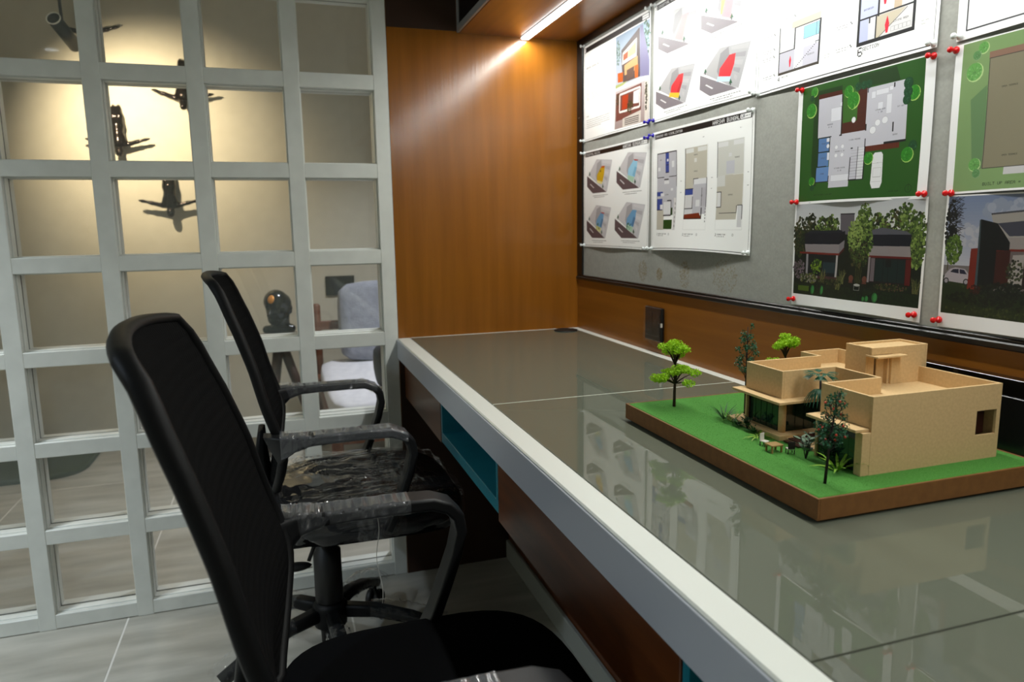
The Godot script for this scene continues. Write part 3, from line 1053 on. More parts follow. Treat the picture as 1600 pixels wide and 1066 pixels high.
	for t in [[194, 830, 18, 45], [277, 825, 14, 45], [696, 838, 20, 42], [640, 855, 14, 26], [615, 860, 10, 22]]:
		p.disc(t[0], t[1], t[2], t[3], Color(0.13, 0.34, 0.16))
		p.disc(t[0] + 3, t[1], t[2] * 0.6, t[3] * 0.8, Color(0.20, 0.46, 0.22))
	# table and two chairs
	for t in [510, 612]:
		p.disc(t, 690, 18, 30, Color(0.36, 0.20, 0.15))
		p.rect(t - 16, 715, t + 16, 730, Color(0.30, 0.16, 0.12))
		p.rect(t - 14, 730, t - 10, 760, Color(0.12, 0.09, 0.07))
		p.rect(t + 10, 730, t + 14, 760, Color(0.12, 0.09, 0.07))
	p.disc(560, 745, 24, 12, Color(0.62, 0.62, 0.60))
	p.frame(540, 750, 580, 790, 2, Color(0.55, 0.55, 0.53))
	p.rect(0, 886, 1000, 1000, Color(0.90, 0.90, 0.905))
	return p


func sheet_street_view() -> Pic:
	var p := Pic.new(960, 640, Color(0.90, 0.90, 0.905), 14)
	p.fade(12, 10, 985, 560, Color(0.42, 0.47, 0.58), Color(0.66, 0.66, 0.70))
	p.spray(330, 110, 120, 60, 90, 22, [Color(0.56, 0.58, 0.64), Color(0.5, 0.53, 0.6)])
	p.spray(150, 300, 90, 70, 60, 18, [Color(0.58, 0.59, 0.64), Color(0.62, 0.62, 0.66)])
	p.rect(12, 520, 985, 640, Color(0.40, 0.38, 0.38))
	p.rect(12, 600, 985, 888, Color(0.10, 0.14, 0.045))
	p.spray(500, 650, 480, 40, 200, 8, [Color(0.16, 0.21, 0.06), Color(0.12, 0.16, 0.05)])
	p.spray(500, 760, 480, 60, 300, 9, [Color(0.04, 0.05, 0.02), Color(0.06, 0.08, 0.03)])
	p.spray(500, 850, 480, 35, 300, 7, [Color(0.14, 0.17, 0.05), Color(0.10, 0.13, 0.04), Color(0.2, 0.22, 0.08)])
	# bare tree and young tree
	for i in 120:
		var a := p.r.randf_range(-0.9, 0.6)
		var u := p.r.randf_range(10, 80)
		var v := p.r.randf_range(20, 330)
		p.line(u, v, u + cos(a) * p.r.randf_range(15, 48), v + sin(a) * 60, 2.2, [Color(0.05, 0.045, 0.05), Color(0.10, 0.09, 0.10)][i % 2])
	p.spray(38, 230, 30, 200, 160, 7, [Color(0.05, 0.05, 0.05), Color(0.09, 0.09, 0.06)])
	p.line(34, 560, 36, 420, 5, Color(0.26, 0.24, 0.12))
	p.spray(62, 400, 44, 110, 260, 7, [Color(0.24, 0.33, 0.10), Color(0.33, 0.43, 0.15), Color(0.16, 0.24, 0.07)])
	# car
	p.poly([18, 625, 24, 590, 50, 548, 80, 536, 130, 545, 152, 580, 156, 640, 150, 655, 20, 640], Color(0.60, 0.575, 0.60))
	p.poly([52, 572, 66, 550, 96, 547, 98, 580], Color(0.10, 0.10, 0.17))
	p.poly([103, 580, 102, 548, 126, 552, 142, 584], Color(0.12, 0.12, 0.2))
	for u in [32, 140]:
		p.disc(u, 640, 15, 24, Color(0.13, 0.12, 0.14))
		p.disc(u, 640, 10, 16, Color(0.55, 0.53, 0.56))
	# house
	p.poly([246, 146, 985, 60, 985, 330, 280, 330], Color(0.56, 0.54, 0.52))
	p.poly([246, 138, 985, 52, 985, 66, 246, 150], Color(0.24, 0.24, 0.27))
	p.poly([280, 210, 985, 120, 985, 270, 340, 300], Color(0.22, 0.22, 0.27))
	p.poly([276, 314, 985, 270, 985, 420, 281, 400], Color(0.52, 0.49, 0.48))
	p.poly([281, 392, 985, 370, 985, 400, 281, 410], Color(0.38, 0.10, 0.06))
	p.poly([270, 405, 985, 400, 985, 700, 270, 690], Color(0.36, 0.32, 0.32))
	p.poly([281, 405, 351, 400, 352, 650, 281, 660], Color(0.19, 0.045, 0.03))
	p.poly([154, 393, 196, 386, 200, 690, 148, 690], Color(0.40, 0.105, 0.05))
	p.poly([190, 186, 198, 180, 200, 690, 186, 690], Color(0.20, 0.25, 0.27))
	p.poly([197, 180, 280, 210, 345, 344, 345, 400, 282, 400, 282, 690, 200, 700], Color(0.03, 0.035, 0.04))
	p.poly([365, 430, 420, 425, 420, 640, 350, 640], Color(0.56, 0.53, 0.52))
	p.poly([420, 405, 440, 405, 440, 660, 420, 660], Color(0.10, 0.03, 0.025))
	p.spray(380, 560, 40, 100, 90, 6, [Color(0.14, 0.16, 0.09), Color(0.2, 0.22, 0.13), Color(0.08, 0.09, 0.05)])
	p.spray(340, 690, 140, 60, 320, 7, [Color(0.05, 0.06, 0.035), Color(0.09, 0.11, 0.06), Color(0.035, 0.04, 0.025)])
	p.spray(190, 690, 30, 30, 50, 6, [Color(0.2, 0.06, 0.03), Color(0.1, 0.06, 0.03)])
	p.rect(0, 888, 1000, 1000, Color(0.90, 0.90, 0.905))
	return p


# ------------------------------------------------------------------ scene
func _ready() -> void:
	rng.seed = 20
	# camera
	var cam := Camera3D.new()
	cam.name = "camera"
	var lens := CameraAttributesPhysical.new()
	lens.frustum_focal_length = 25.303
	lens.exposure_aperture = 6.3
	lens.frustum_focus_distance = 1.15
	cam.attributes = lens
	add_child(cam)
	cam.position = Vector3(-0.9097, 1.0790, 2.1284)
	cam.rotation = Vector3(-0.15961, -0.31175, -0.01540)
	cam.fov = 50.746
	cam.near = 0.02
	cam.current = true
	# air and exposure: a closed room, lit by its lamps alone
	var env := Environment.new()
	env.background_mode = Environment.BG_COLOR
	env.background_color = Color(0.02, 0.02, 0.022)
	env.tonemap_mode = Environment.TONE_MAPPER_LINEAR
	env.tonemap_exposure = 1.0
	env.sdfgi_enabled = true
	env.ssao_enabled = true
	env.ssil_enabled = true
	var we := WorldEnvironment.new()
	we.name = "world"
	we.environment = env
	add_child(we)
	make_materials()
	# lamps
	under_cabinet_light()
	ceiling_lamp(Vector3(-2.44, 2.45, 4.30), 2.6, 56.0, Color(0.90, 0.96, 1.0), "round ceiling downlight far behind the chairs")
	ceiling_lamp(Vector3(-2.20, 2.45, 0.42), 2.9, 38.0, Color(0.95, 0.98, 1.0), "round ceiling downlight above the open floor before the partition")
	ceiling_lamp(Vector3(-2.90, 2.45, 1.50), 3.4, 70.0, Color(0.86, 0.93, 1.0), "round ceiling downlight above the open floor beside the chairs")
	ceiling_lamp(Vector3(-0.20, 2.45, -0.90), 3.6, 50.0, Color(0.95, 0.97, 1.0), "round ceiling downlight added to brighten the grey sofa")  # added lamp, stands in for window light on the sofa
	ceiling_lamp(Vector3(-2.10, 2.45, -0.85), 0.6, 56.0, Color(1.0, 0.93, 0.80), "round ceiling downlight above the green rug")
	track_spot()
	# structure
	room()
	partition()
	# furniture
	worktop()
	under_desk()
	overhead_cabinet()
	pinboard()
	posters()
	model()
	small_things()
	mesh_chair(Vector3(-0.84, 0, 0.405), true, "black mesh office chair with its seat wrapped in clear plastic, beside the partition")
	mesh_chair(Vector3(-0.84, 0, 1.31), false, "black mesh office chair with a bare fabric seat, standing before the plastic-wrapped chair")
	lounge()


func area(parent: Node, at: Vector3, size: Vector2, energy: float, c: Color, called: String) -> AreaLight3D:
	var l := AreaLight3D.new()
	l.name = called
	l.area_size = size
	l.light_energy = energy
	l.light_color = c
	l.shadow_enabled = true
	l.area_range = 12.0
	l.area_attenuation = 2.0
	parent.add_child(l)
	l.position = at
	l.rotation_degrees.x = -90
	return l


func under_cabinet_light() -> void:
	var t := thing("led_strip_light", "long glowing white LED strip under the wooden wall cabinet", "light", Vector3(-0.172, 1.6275, 1.5))
	var m := Mb.new()
	m.box(Vector3(0, -0.0042, 0), Vector3(0.025, 0.0055, 2.985), 0.0025)
	put("diffuser", m, glow(Color(0.95, 0.985, 1.0), 9.0), t, "glowing white diffuser")
	var h := Mb.new()
	h.box(Vector3(0, -0.0008, 0), Vector3(0.027, 0.0014, 2.985))
	put("channel", h, M.aluminium, t)
	area(t, Vector3(0, -0.0075, 0), Vector2(0.025, 2.98), 1.62, Color(0.985, 0.99, 0.965), "strip_light")


func ceiling_lamp(at: Vector3, energy: float, angle: float, c: Color, label: String) -> void:
	var t := thing("ceiling_lamp", label, "lamp", at, "round ceiling downlights")
	var m := Mb.new()
	m.lathe([Vector2(0.052, -0.006), Vector2(0.066, -0.006), Vector2(0.068, -0.002), Vector2(0.068, 0.001), Vector2(0.052, 0.001), Vector2(0.052, -0.006)], 28, false)
	put("lamp_rim", m, M.white, t)
	var d := Mb.new()
	d.lathe([Vector2(0.0, -0.004), Vector2(0.051, -0.004), Vector2(0.051, 0.001), Vector2(0.0, 0.001)], 24)
	put("diffuser", d, glow(c, 3.0), t)
	var l := SpotLight3D.new()
	l.name = "downlight_beam"
	l.light_color = c
	l.light_energy = energy
	l.spot_angle = angle
	l.spot_angle_attenuation = 1.0
	l.spot_range = 9.0
	l.spot_attenuation = 2.0
	l.light_size = 0.05
	l.shadow_enabled = true
	t.add_child(l)
	l.position = Vector3(0, -0.07, 0)
	l.rotation_degrees.x = -90


func track_spot() -> void:
	var a := Vector3(-1.660, 1.881, -1.15)
	var b := Vector3(-1.627, 1.808, -1.30)
	var t := thing("track_spotlight", "black tubular spotlight hanging on a thin rod behind the partition", "lamp", a)
	var dir := (Vector3(-1.48, 1.54, -1.95) - a).normalized()
	var body := Mb.new()
	body.xf = Transform3D(Basis(Quaternion(Vector3.UP, dir)), Vector3.ZERO)
	body.lathe([Vector2(0.0, 0.05), Vector2(0.021, 0.05), Vector2(0.024, 0.0), Vector2(0.0255, 0.0), Vector2(0.0255, 0.17), Vector2(0.0235, 0.17), Vector2(0.02, 0.15), Vector2(0.0, 0.15)], 20)
	put("housing", body, M.black, t)
	var rim := Mb.new()
	rim.xf = body.xf
	rim.lathe([Vector2(0.0235, -0.001), Vector2(0.0265, -0.001), Vector2(0.0265, 0.003), Vector2(0.0235, 0.003), Vector2(0.0235, -0.001)], 20, false)
	put("end_ring", rim, M.worktop_white, t, "pale end ring")
	var face := Mb.new()
	face.xf = body.xf
	face.lathe([Vector2(0.0, 0.152), Vector2(0.0195, 0.152), Vector2(0.0195, 0.154), Vector2(0.0, 0.154)], 16)
	put("lamp_glass", face, glow(Color(1.0, 0.88, 0.66), 6.0), t, "warm glowing lamp glass")
	var rod := Mb.new()
	rod.tube([dir * 0.07 + Vector3(0, 0.02, 0), dir * 0.065 + Vector3(-0.008, 0.56, 0)], 0.006, 8)
	put("rod", rod, M.black, t)
	var l := SpotLight3D.new()
	l.name = "spot_beam"
	l.light_color = Color(1.0, 0.925, 0.78)
	l.light_energy = 1.7
	l.spot_angle = 50.0
	l.spot_angle_attenuation = 1.0
	l.spot_range = 6.0
	l.spot_attenuation = 2.0
	l.light_size = 0.012
	l.shadow_enabled = true
	t.add_child(l)
	l.position = dir * 0.176
	l.basis = Basis.looking_at(dir)


# ------------------------------------------------------------------ the room
func room() -> void:
	var f := setting("floor")
	piece("floor_slab", Vector3(-3.6, -0.12, -2.2), Vector3(1.6, -0.0006, 5.6), M.grout, f)
	var tile := Mb.new()
	tile.box(Vector3.ZERO, Vector3(0.595, 0.012, 1.195), 0.0004)
	var tile_mesh := tile.done()
	for i in 9:
		for j in 7:
			var x := -1.374 - 0.3 + 0.6 * (i - 3)
			var z := -0.045 + 0.6 + 1.2 * (j - 2)
			var o := put("tile", tile_mesh, M.tile, f)
			o.position = Vector3(x, -0.006, z)
	var c := setting("ceiling")
	piece("ceiling_board", Vector3(-3.6, 2.452, -2.2), Vector3(1.6, 2.55, 5.6), M.ceiling, c)
	piece("wall_panel", Vector3(0.012, 0, 0.0), Vector3(0.12, 2.452, 5.5), M.wall, setting("wall_right"))
	piece("wall_panel", Vector3(-3.5, 0, -2.1), Vector3(-3.4, 2.452, 5.5), M.wall, setting("wall_left"))
	piece("wall_panel", Vector3(-3.5, 0, 5.4), Vector3(0.12, 2.452, 5.5), M.wall, setting("wall_back"))
	piece("wall_panel", Vector3(-3.5, 0, -2.06), Vector3(1.5, 2.452, -1.95), M.wall, setting("wall_far"))
	piece("wall_panel", Vector3(1.4, 0, -1.95), Vector3(1.5, 2.452, -0.12), M.wall, setting("wall_lounge"))
	piece("wall_panel", Vector3(0.012, 0, -0.12), Vector3(1.5, 2.452, 0.0), M.wall, setting("wall_corner"))
	piece("wall_panel", Vector3(-3.4, 0, -0.09), Vector3(-2.322, 2.452, 0.0), M.wall, setting("wall_side"))
	var e := setting("wall_end")
	piece("wall_core", Vector3(-0.5785, 0, -0.09), Vector3(0.012, 2.452, -0.006), M.wall, e)
	piece("veneer_panel", Vector3(-0.5805, 0, -0.006), Vector3(0.012, 2.452, 0.0), M.wood_up, e, 0.0008)
	piece("filler_panel", Vector3(-0.5800, 1.6335, 0.0), Vector3(-0.3785, 2.452, 0.0025), M.filler, e, 0.0006)
	piece("lower_shade_panel", Vector3(-0.5800, 0.0, 0.0), Vector3(-0.2460, 0.6880, 0.0018), M.filler, e)  # added dark sheet, its colour deepens the shade under the desk
	# wooden upstand between the desk and the pinboard
	var w := setting("wall_upstand")
	piece("veneer_panel", Vector3(0.0, 0.735, 0.0), Vector3(0.012, 0.906, 3.0), M.wood_along, w)
	piece("trim_bead", Vector3(-0.002, 0.9030, 0.0), Vector3(0.004, 0.9058, 3.0), M.wood_along, w)


func partition() -> void:
	var t := thing("lattice_partition", "white painted lattice partition glazed with square glass panes", "partition")
	var pitch := 0.2427
	var x_right := -0.581
	var rows := []
	var y := 0.0
	var y_open := 0.0424
	var depth := 0.09
	var cols := 7
	var n_rows := 10
	# uprights: the last one closes against the side wall
	for i in cols + 1:
		var xr: float = x_right if i == 0 else -0.6216 - pitch * i + 0.0422
		var xl: float = -0.6216 if i == 0 else -0.6216 - pitch * i
		piece("upright", Vector3(xl, 0.0, -depth), Vector3(xr, 2.45, 0.0), M.white, t, 0.0014)
	var open_w := pitch - 0.0422
	var rail := Mb.new()
	rail.box(Vector3.ZERO, Vector3(open_w + 0.002, 0.0405, depth - 0.0016), 0.0014)
	var rail_mesh := rail.done()
	var open_h := 0.2432 - 0.0405
	var pane := Mb.new()
	pane.box(Vector3.ZERO, Vector3(open_w + 0.004, open_h + 0.004, 0.004))
	var pane_mesh := pane.done()
	var gap_strips := Mb.new()
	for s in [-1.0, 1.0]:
		gap_strips.box(Vector3(s * (open_w / 2.0 - 0.001), 0, 0), Vector3(0.0014, open_h, 0.0065))
		gap_strips.box(Vector3(0, s * (open_h / 2.0 - 0.001), 0), Vector3(open_w, 0.0014, 0.0065))
	var gap_mesh := gap_strips.done()
	var bead := Mb.new()
	for s in [-1.0, 1.0]:
		bead.box(Vector3(s * (open_w / 2.0 - 0.0014), 0, 0), Vector3(0.0028, open_h, 0.028), 0.0008)
		bead.box(Vector3(0, s * (open_h / 2.0 - 0.0014), 0), Vector3(open_w - 0.0056, 0.0028, 0.028), 0.0008)
	var bead_mesh := bead.done()
	for i in cols:
		var xc := -0.6216 - pitch * i - open_w / 2.0
		for j in n_rows + 1:
			var yb := 0.0424 - 0.0405 + 0.2432 * j
			if yb > 2.44:
				continue
			var o := put("rail", rail_mesh, M.white, t)
			o.position = Vector3(xc, yb + 0.02025, -depth / 2.0)
			if j < n_rows and yb + 0.0405 + open_h < 2.45:
				var p := put("pane", pane_mesh, M.pane, t)
				p.position = Vector3(xc, yb + 0.0405 + open_h / 2.0, -0.05)
				var g := put("gap_shade", gap_mesh, M.gap_shade, p)  # thin strips coloured dark for the shadowed gap at the glass edge
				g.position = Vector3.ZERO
				for front in [true, false]:
					var b := put("glazing_bead", bead_mesh, M.white, p)
					b.position.z = 0.019 if front else -0.017


# ------------------------------------------------------------------ desk and cabinets
func worktop() -> void:
	var t := thing("worktop", "long desk top of grey glass panels in a white border", "desk")
	var far := 2.75
	piece("core", Vector3(-0.560, 0.6900, 0.002), Vector3(-0.001, 0.7345, far), M.worktop_white, t)
	# white borders, level with the glass
	piece("front_border", Vector3(-0.5835, 0.690, 0.001), Vector3(-0.5455, 0.750, far), M.worktop_white, t, 0.002)
	piece("front_band", Vector3(-0.5858, 0.6895, 0.001), Vector3(-0.5832, 0.7462, far), M.front_band, t, 0.0008)
	piece("back_border", Vector3(-0.0225, 0.735, 0.001), Vector3(-0.0005, 0.7502, far), M.worktop_white, t, 0.001)
	piece("end_border", Vector3(-0.5455, 0.735, 0.001), Vector3(-0.0225, 0.7502, 0.009), M.worktop_white, t, 0.0008)
	var cuts := [0.009, 0.8765, 1.7235, far]
	for k in 3:
		piece("glass_panel", Vector3(-0.5450, 0.7440, cuts[k] + (0.0 if k == 0 else 0.0012)), Vector3(-0.0230, 0.7500, cuts[k + 1] - 0.0012), M.desk_glass, t, 0.0002)
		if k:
			piece("joint_line", Vector3(-0.5450, 0.7440, cuts[k] - 0.0012), Vector3(-0.0230, [0.0, 0.7501, 0.7480][k], cuts[k] + 0.0012), M.glass_edge if k == 1 else M.gap_shade, t)  # far joint is light sealant; near one an open gap, its shade coloured in


func under_desk() -> void:
	# drawer units and open niches hang under the worktop, a dark panel closes the knee space
	for k in 3:
		var z0: float = [0.012, 0.972, 1.975][k]
		var z1: float = [0.503, 1.575, 2.7][k]
		var low: float = [0.570, 0.562, 0.562][k]
		var words: String = ["narrow brown wooden drawer under the desk beside the partition", "wide brown wooden drawer between the two teal niches", "brown wooden drawer at the end of the desk beyond both niches"][k]
		var t := thing("desk_drawer", words, "drawer", Vector3(-0.3, low, (z0 + z1) / 2.0), "drawers under the desk")
		var o := t.position
		piece("body", Vector3(-0.548, low + 0.006, z0 + 0.004) - o, Vector3(-0.245, 0.6890, z1 - 0.004) - o, M.wood_dark, t)
		piece("drawer_front", Vector3(-0.567, low, z0) - o, Vector3(-0.5485, 0.6880, z1) - o, M.wood_dark, t, 0.0012)
	for k in 2:
		var z0: float = [0.5065, 1.5785][k]
		var z1: float = [0.9685, 1.9715][k]
		var t := thing("open_niche", ["open teal shelf niche between the narrow and the wide drawer", "open teal shelf niche beyond the wide drawer"][k], "shelf", Vector3(-0.4, 0.572, (z0 + z1) / 2.0), "teal niches under the desk")
		var o := t.position
		piece("shelf_board", Vector3(-0.566, 0.574, z0) - o, Vector3(-0.246, 0.598, z1) - o, M.teal, t, 0.001)
		piece("back_board", Vector3(-0.262, 0.598, z0) - o, Vector3(-0.246, 0.689, z1) - o, M.teal, t)
		piece("side_board", Vector3(-0.566, 0.598, z0) - o, Vector3(-0.262, 0.689, z0 + 0.012) - o, M.teal, t)
		piece("side_board", Vector3(-0.566, 0.598, z1 - 0.012) - o, Vector3(-0.262, 0.689, z1) - o, M.teal, t)
		piece("top_board", Vector3(-0.556, 0.680, z0 + 0.012) - o, Vector3(-0.262, 0.689, z1 - 0.012) - o, M.teal, t)
	var p := thing("modesty_panel", "dark brown upright panel closing the space under the desk", "panel", Vector3(-0.236, 0, 1.36))
	piece("board", Vector3(-0.008, 0.0, -1.356), Vector3(0.010, 0.6895, 1.38), M.wood_dark, p)
	var b := setting("baseboard_right")
	piece("skirting", Vector3(-0.256, 0.0, 0.003), Vector3(-0.2442, 0.062, 2.74), M.baseboard, b, 0.002)


func overhead_cabinet() -> void:
	var t := thing("overhead_cabinet", "brown wooden wall cabinet with dark glass doors in grey metal frames", "cabinet", Vector3(-0.19, 1.63, 1.5))
	var o := t.position
	piece("base_board", Vector3(-0.370, 1.628, 0.0015) - o, Vector3(-0.0005, 1.650, 3.0) - o, M.wood_along, t, 0.0008)
	piece("back_board", Vector3(-0.020, 1.650, 0.0015) - o, Vector3(-0.0015, 2.40, 3.0) - o, M.wood_dark, t)
	piece("top_board", Vector3(-0.370, 2.40, 0.0015) - o, Vector3(-0.0015, 2.42, 3.0) - o, M.wood_dark, t)
	piece("side_board", Vector3(-0.355, 1.650, 0.0015) - o, Vector3(-0.020, 2.40, 0.0195) - o, M.wood_dark, t)
	piece("side_board", Vector3(-0.355, 1.650, 2.982) - o, Vector3(-0.020, 2.40, 3.0) - o, M.wood_dark, t)
	for k in 4:
		var z0 := 0.003 + 0.75 * k
		var z1 := z0 + 0.745
		var d := Node3D.new()
		d.name = "door"
		t.add_child(d, true)
		d.position = Vector3(-0.372, 2.02, (z0 + z1) / 2.0) - o
		var q := o + d.position
		var fr := Mb.new()
		fr.span(Vector3(-0.378, 1.629, z0) - q, Vector3(-0.3705, 1.648, z1) - q, 0.0008)
		fr.span(Vector3(-0.378, 2.400, z0) - q, Vector3(-0.3705, 2.419, z1) - q, 0.0008)
		fr.span(Vector3(-0.378, 1.648, z0) - q, Vector3(-0.3705, 2.400, z0 + 0.019) - q, 0.0008)
		fr.span(Vector3(-0.378, 1.648, z1 - 0.019) - q, Vector3(-0.3705, 2.400, z1) - q, 0.0008)
		put("door_frame", fr, M.aluminium, d, "grey metal door frame")
		piece("door_glass", Vector3(-0.3755, 1.648, z0 + 0.019) - q, Vector3(-0.3715, 2.400, z1 - 0.019) - q, M.black_gloss, d)


func pinboard() -> void:
	var t := thing("pinboard", "grey fabric pinboard in a black frame above the desk", "pinboard", Vector3(0, 1.27, 1.5))
	var o := t.position
	# fabric, with the small tan stains near its lower end
	var im := Image.create(1024, 256, false, Image.FORMAT_RGB8)
	var n := FastNoiseLite.new()
	n.seed = 5
	n.frequency = 0.12
	var r := RandomNumberGenerator.new()
	r.seed = 4
	for y in 256:
		for x in 1024:
			var k := 0.60 + n.get_noise_2d(x * 0.6, y) * 0.02 + r.randf_range(-0.018, 0.018)
			im.set_pixel(x, y, Color(k, k * 1.005, k * 0.965))
	for s in [[0.135, 0.938, 8, 10], [0.165, 0.945, 5, 6], [0.205, 0.935, 8, 12], [0.26, 0.93, 16, 14]]:
		for i in 160:
			var a := r.randf() * TAU
			var q := sqrt(r.randf())
			var xx := int(s[0] * 1024 + cos(a) * q * s[2])
			var yy := int(s[1] * 256 + sin(a) * q * s[3])
			if yy < 256:
				im.set_pixel(xx, yy, im.get_pixel(xx, yy).lerp(Color(0.50, 0.44, 0.33), 0.5))
	var fm := mat(1, 1, 1, 0.95)
	fm.albedo_texture = ImageTexture.create_from_image(im)
	var cloth := Mb.new()
	cloth.grid(func(u: float, v: float) -> Vector3: return Vector3(0.0030, 1.612 - 0.70 * v, 0.03 + 2.94 * u) - o, 6, 3, true)
	put("fabric", cloth, fm, t, "grey woven fabric")
	piece("backing_board", Vector3(0.0035, 0.908, 0.002) - o, Vector3(0.0115, 1.626, 2.998) - o, M.frame_black, t)
	piece("frame_top", Vector3(-0.0025, 1.6090, 0.0015) - o, Vector3(0.0035, 1.6275, 3.0) - o, M.frame_black, t, 0.0012)
	piece("frame_bottom", Vector3(-0.0060, 0.9060, 0.0015) - o, Vector3(0.0035, 0.9165, 3.0) - o, M.frame_black, t, 0.002)
	piece("frame_lip", Vector3(-0.0020, 0.9165, 0.0015) - o, Vector3(0.0035, 0.9215, 3.0) - o, M.frame_black, t, 0.0012)
	piece("frame_side", Vector3(-0.0025, 0.9215, 0.0015) - o, Vector3(0.0035, 1.6090, 0.042) - o, M.frame_black, t, 0.0012)
	piece("frame_side", Vector3(-0.0025, 0.9215, 2.960) - o, Vector3(0.0035, 1.6090, 3.0) - o, M.frame_black, t, 0.0012)
	for y in [1.40, 1.02]:
		var s := Mb.new()
		s.xf = Transform3D(Basis(Vector3(0, 0, 1), PI / 2), Vector3(-0.0022, y, 0.016) - o)
		s.lathe([Vector2(0.0, -0.001), Vector2(0.0026, -0.001), Vector2(0.0022, 0.0012), Vector2(0.0, 0.0016)], 10)
		put("screw", s, M.steel, t, "small steel screw head")


func sheet(pic: Pic, z0: float, z1: float, y0: float, y1: float, lift: float, bow: float, label: String, called := "printed_sheet") -> void:
	var m := mat(1, 1, 1, 0.42)
	m.albedo_texture = pic.texture()
	var f := Mb.new()
	var c := Vector3(0.0025, (y0 + y1) / 2.0, (z0 + z1) / 2.0)
	var shape := func(u: float, v: float) -> Vector3:
		var away := lift + bow * sin(PI * u) * pow(absf(v - 0.5) * 2.0, 2.0) * (1.0 if v > 0.5 else 0.45) + 0.0007 * sin(u * 9.0 + v * 4.0)
		return Vector3(0.0025 - away, lerpf(y1, y0, v) + (bow * 0.5 * sin(PI * u) if v > 0.95 else 0.0), lerpf(z0, z1, u)) - c
	f.grid(shape, 14, 10, true)
	single(called, f, m, c, label, "poster", "architectural sheets pinned to the board")


func posters() -> void:
	var print_on := "white printed sheet "
	sheet(sheet_facade(), 0.048, 0.456, 1.3255, 1.600, 0.0014, 0.002, print_on + "with two photographs of a house front and columns of small text")
	sheet(sheet_mass(true), 0.4735, 0.887, 1.3245, 1.602, 0.0016, 0.003, print_on + "with four site diagrams of a red house between grey roads")
	sheet(sheet_sections(), 0.8835, 1.2942, 1.3195, 1.600, 0.0026, 0.002, print_on + "with numbered house sections and small red human figures")
	sheet(sheet_blank(), 1.3235, 1.735, 1.3195, 1.600, 0.0016, 0.003, "nearly blank white sheet with a thin dark border above the terrace plan")
	sheet(sheet_mass(false), 0.048, 0.459, 1.0105, 1.2962, 0.0014, 0.002, print_on + "with four site diagrams of a yellow and blue house")
	sheet(sheet_plans(), 0.474, 0.8825, 1.0105, 1.3005, 0.0016, 0.010, print_on + "with three tall narrow floor plans in a row under a black band")
	sheet(sheet_floor_plan(), 1.0085, 1.295, 1.108, 1.312, 0.0024, 0.003, "deep green garden floor plan sheet with grey rooms and a white car")
	sheet(sheet_terrace_plan(), 1.326, 1.612, 1.1125, 1.314, 0.0024, 0.003, "pale green garden sheet with one large brown open terrace")
	sheet(sheet_garden_view(), 1.012, 1.2985, 0.925, 1.111, 0.0014, 0.006, "printed garden view of a house with two dark-roofed wings and tall trees")
	sheet(sheet_street_view(), 1.329, 1.615, 0.9238, 1.111, 0.0014, 0.004, "printed street view of a house with a white parked car")
	var to_p := "partition side"
	var off_p := "other side"
	for q in [
		["red", 1.0181, 1.3086, "upper corner of the deep green floor plan, " + to_p], ["red", 1.2907, 1.3084, "upper corner of the deep green floor plan, " + off_p],
		["red", 1.0166, 1.1128, "lower corner of the deep green floor plan, " + to_p], ["red", 1.2918, 1.1153, "lower corner of the deep green floor plan, " + off_p],
		["red", 1.0201, 0.9361, "lower corner of the printed garden view, " + to_p], ["red", 1.2894, 0.9365, "lower corner of the printed garden view, " + off_p],
		["red", 1.3267, 1.3082, "upper corner of the pale green terrace sheet, " + to_p], ["red", 1.3367, 1.1142, "lower corner of the pale green terrace sheet, " + to_p],
		["red", 1.3332, 0.9340, "lower corner of the printed street view, " + to_p],
		["blue", 0.4526, 1.3298, "lower corner of the house photograph sheet, " + off_p], ["blue", 0.4790, 1.3303, "lower corner of the red house diagram sheet, " + to_p],
		["blue", 0.4536, 1.2918, "upper corner of the blue house diagram sheet, " + off_p], ["blue", 0.4790, 1.2944, "upper corner of the three-plan sheet, " + to_p],
		["clear", 0.0533, 1.6015, "upper corner of the house photograph sheet, " + to_p], ["clear", 0.0502, 1.3288, "lower corner of the house photograph sheet, " + to_p],
		["clear", 0.4516, 1.5999, "upper corner of the house photograph sheet, " + off_p], ["clear", 0.4790, 1.5999, "upper corner of the red house diagram sheet, " + to_p],
		["clear", 0.0533, 1.2918, "upper corner of the blue house diagram sheet, " + to_p], ["clear", 0.0533, 1.0151, "lower corner of the blue house diagram sheet, " + to_p],
		["clear", 0.4546, 1.0151, "lower corner of the blue house diagram sheet, " + off_p], ["clear", 0.4790, 1.0157, "lower corner of the three-plan sheet, " + to_p],
		["clear", 0.8773, 1.2959, "upper corner of the three-plan sheet, " + off_p], ["clear", 0.8773, 1.0167, "lower corner of the three-plan sheet, " + off_p],
		["clear", 0.8803, 1.3303, "lower corner of the red house diagram sheet, " + off_p], ["clear", 0.8904, 1.3248, "lower corner of the section sheet, " + to_p],
		["clear", 1.2887, 1.3258, "lower corner of the section sheet, " + off_p], ["clear", 1.3303, 1.3253, "lower corner of the nearly blank sheet, " + to_p],
	]:
		push_pin(q[0], Vector3(-0.0006, q[2], q[1]), q[0] + " push pin in the " + q[3])


var pin_mesh := {}


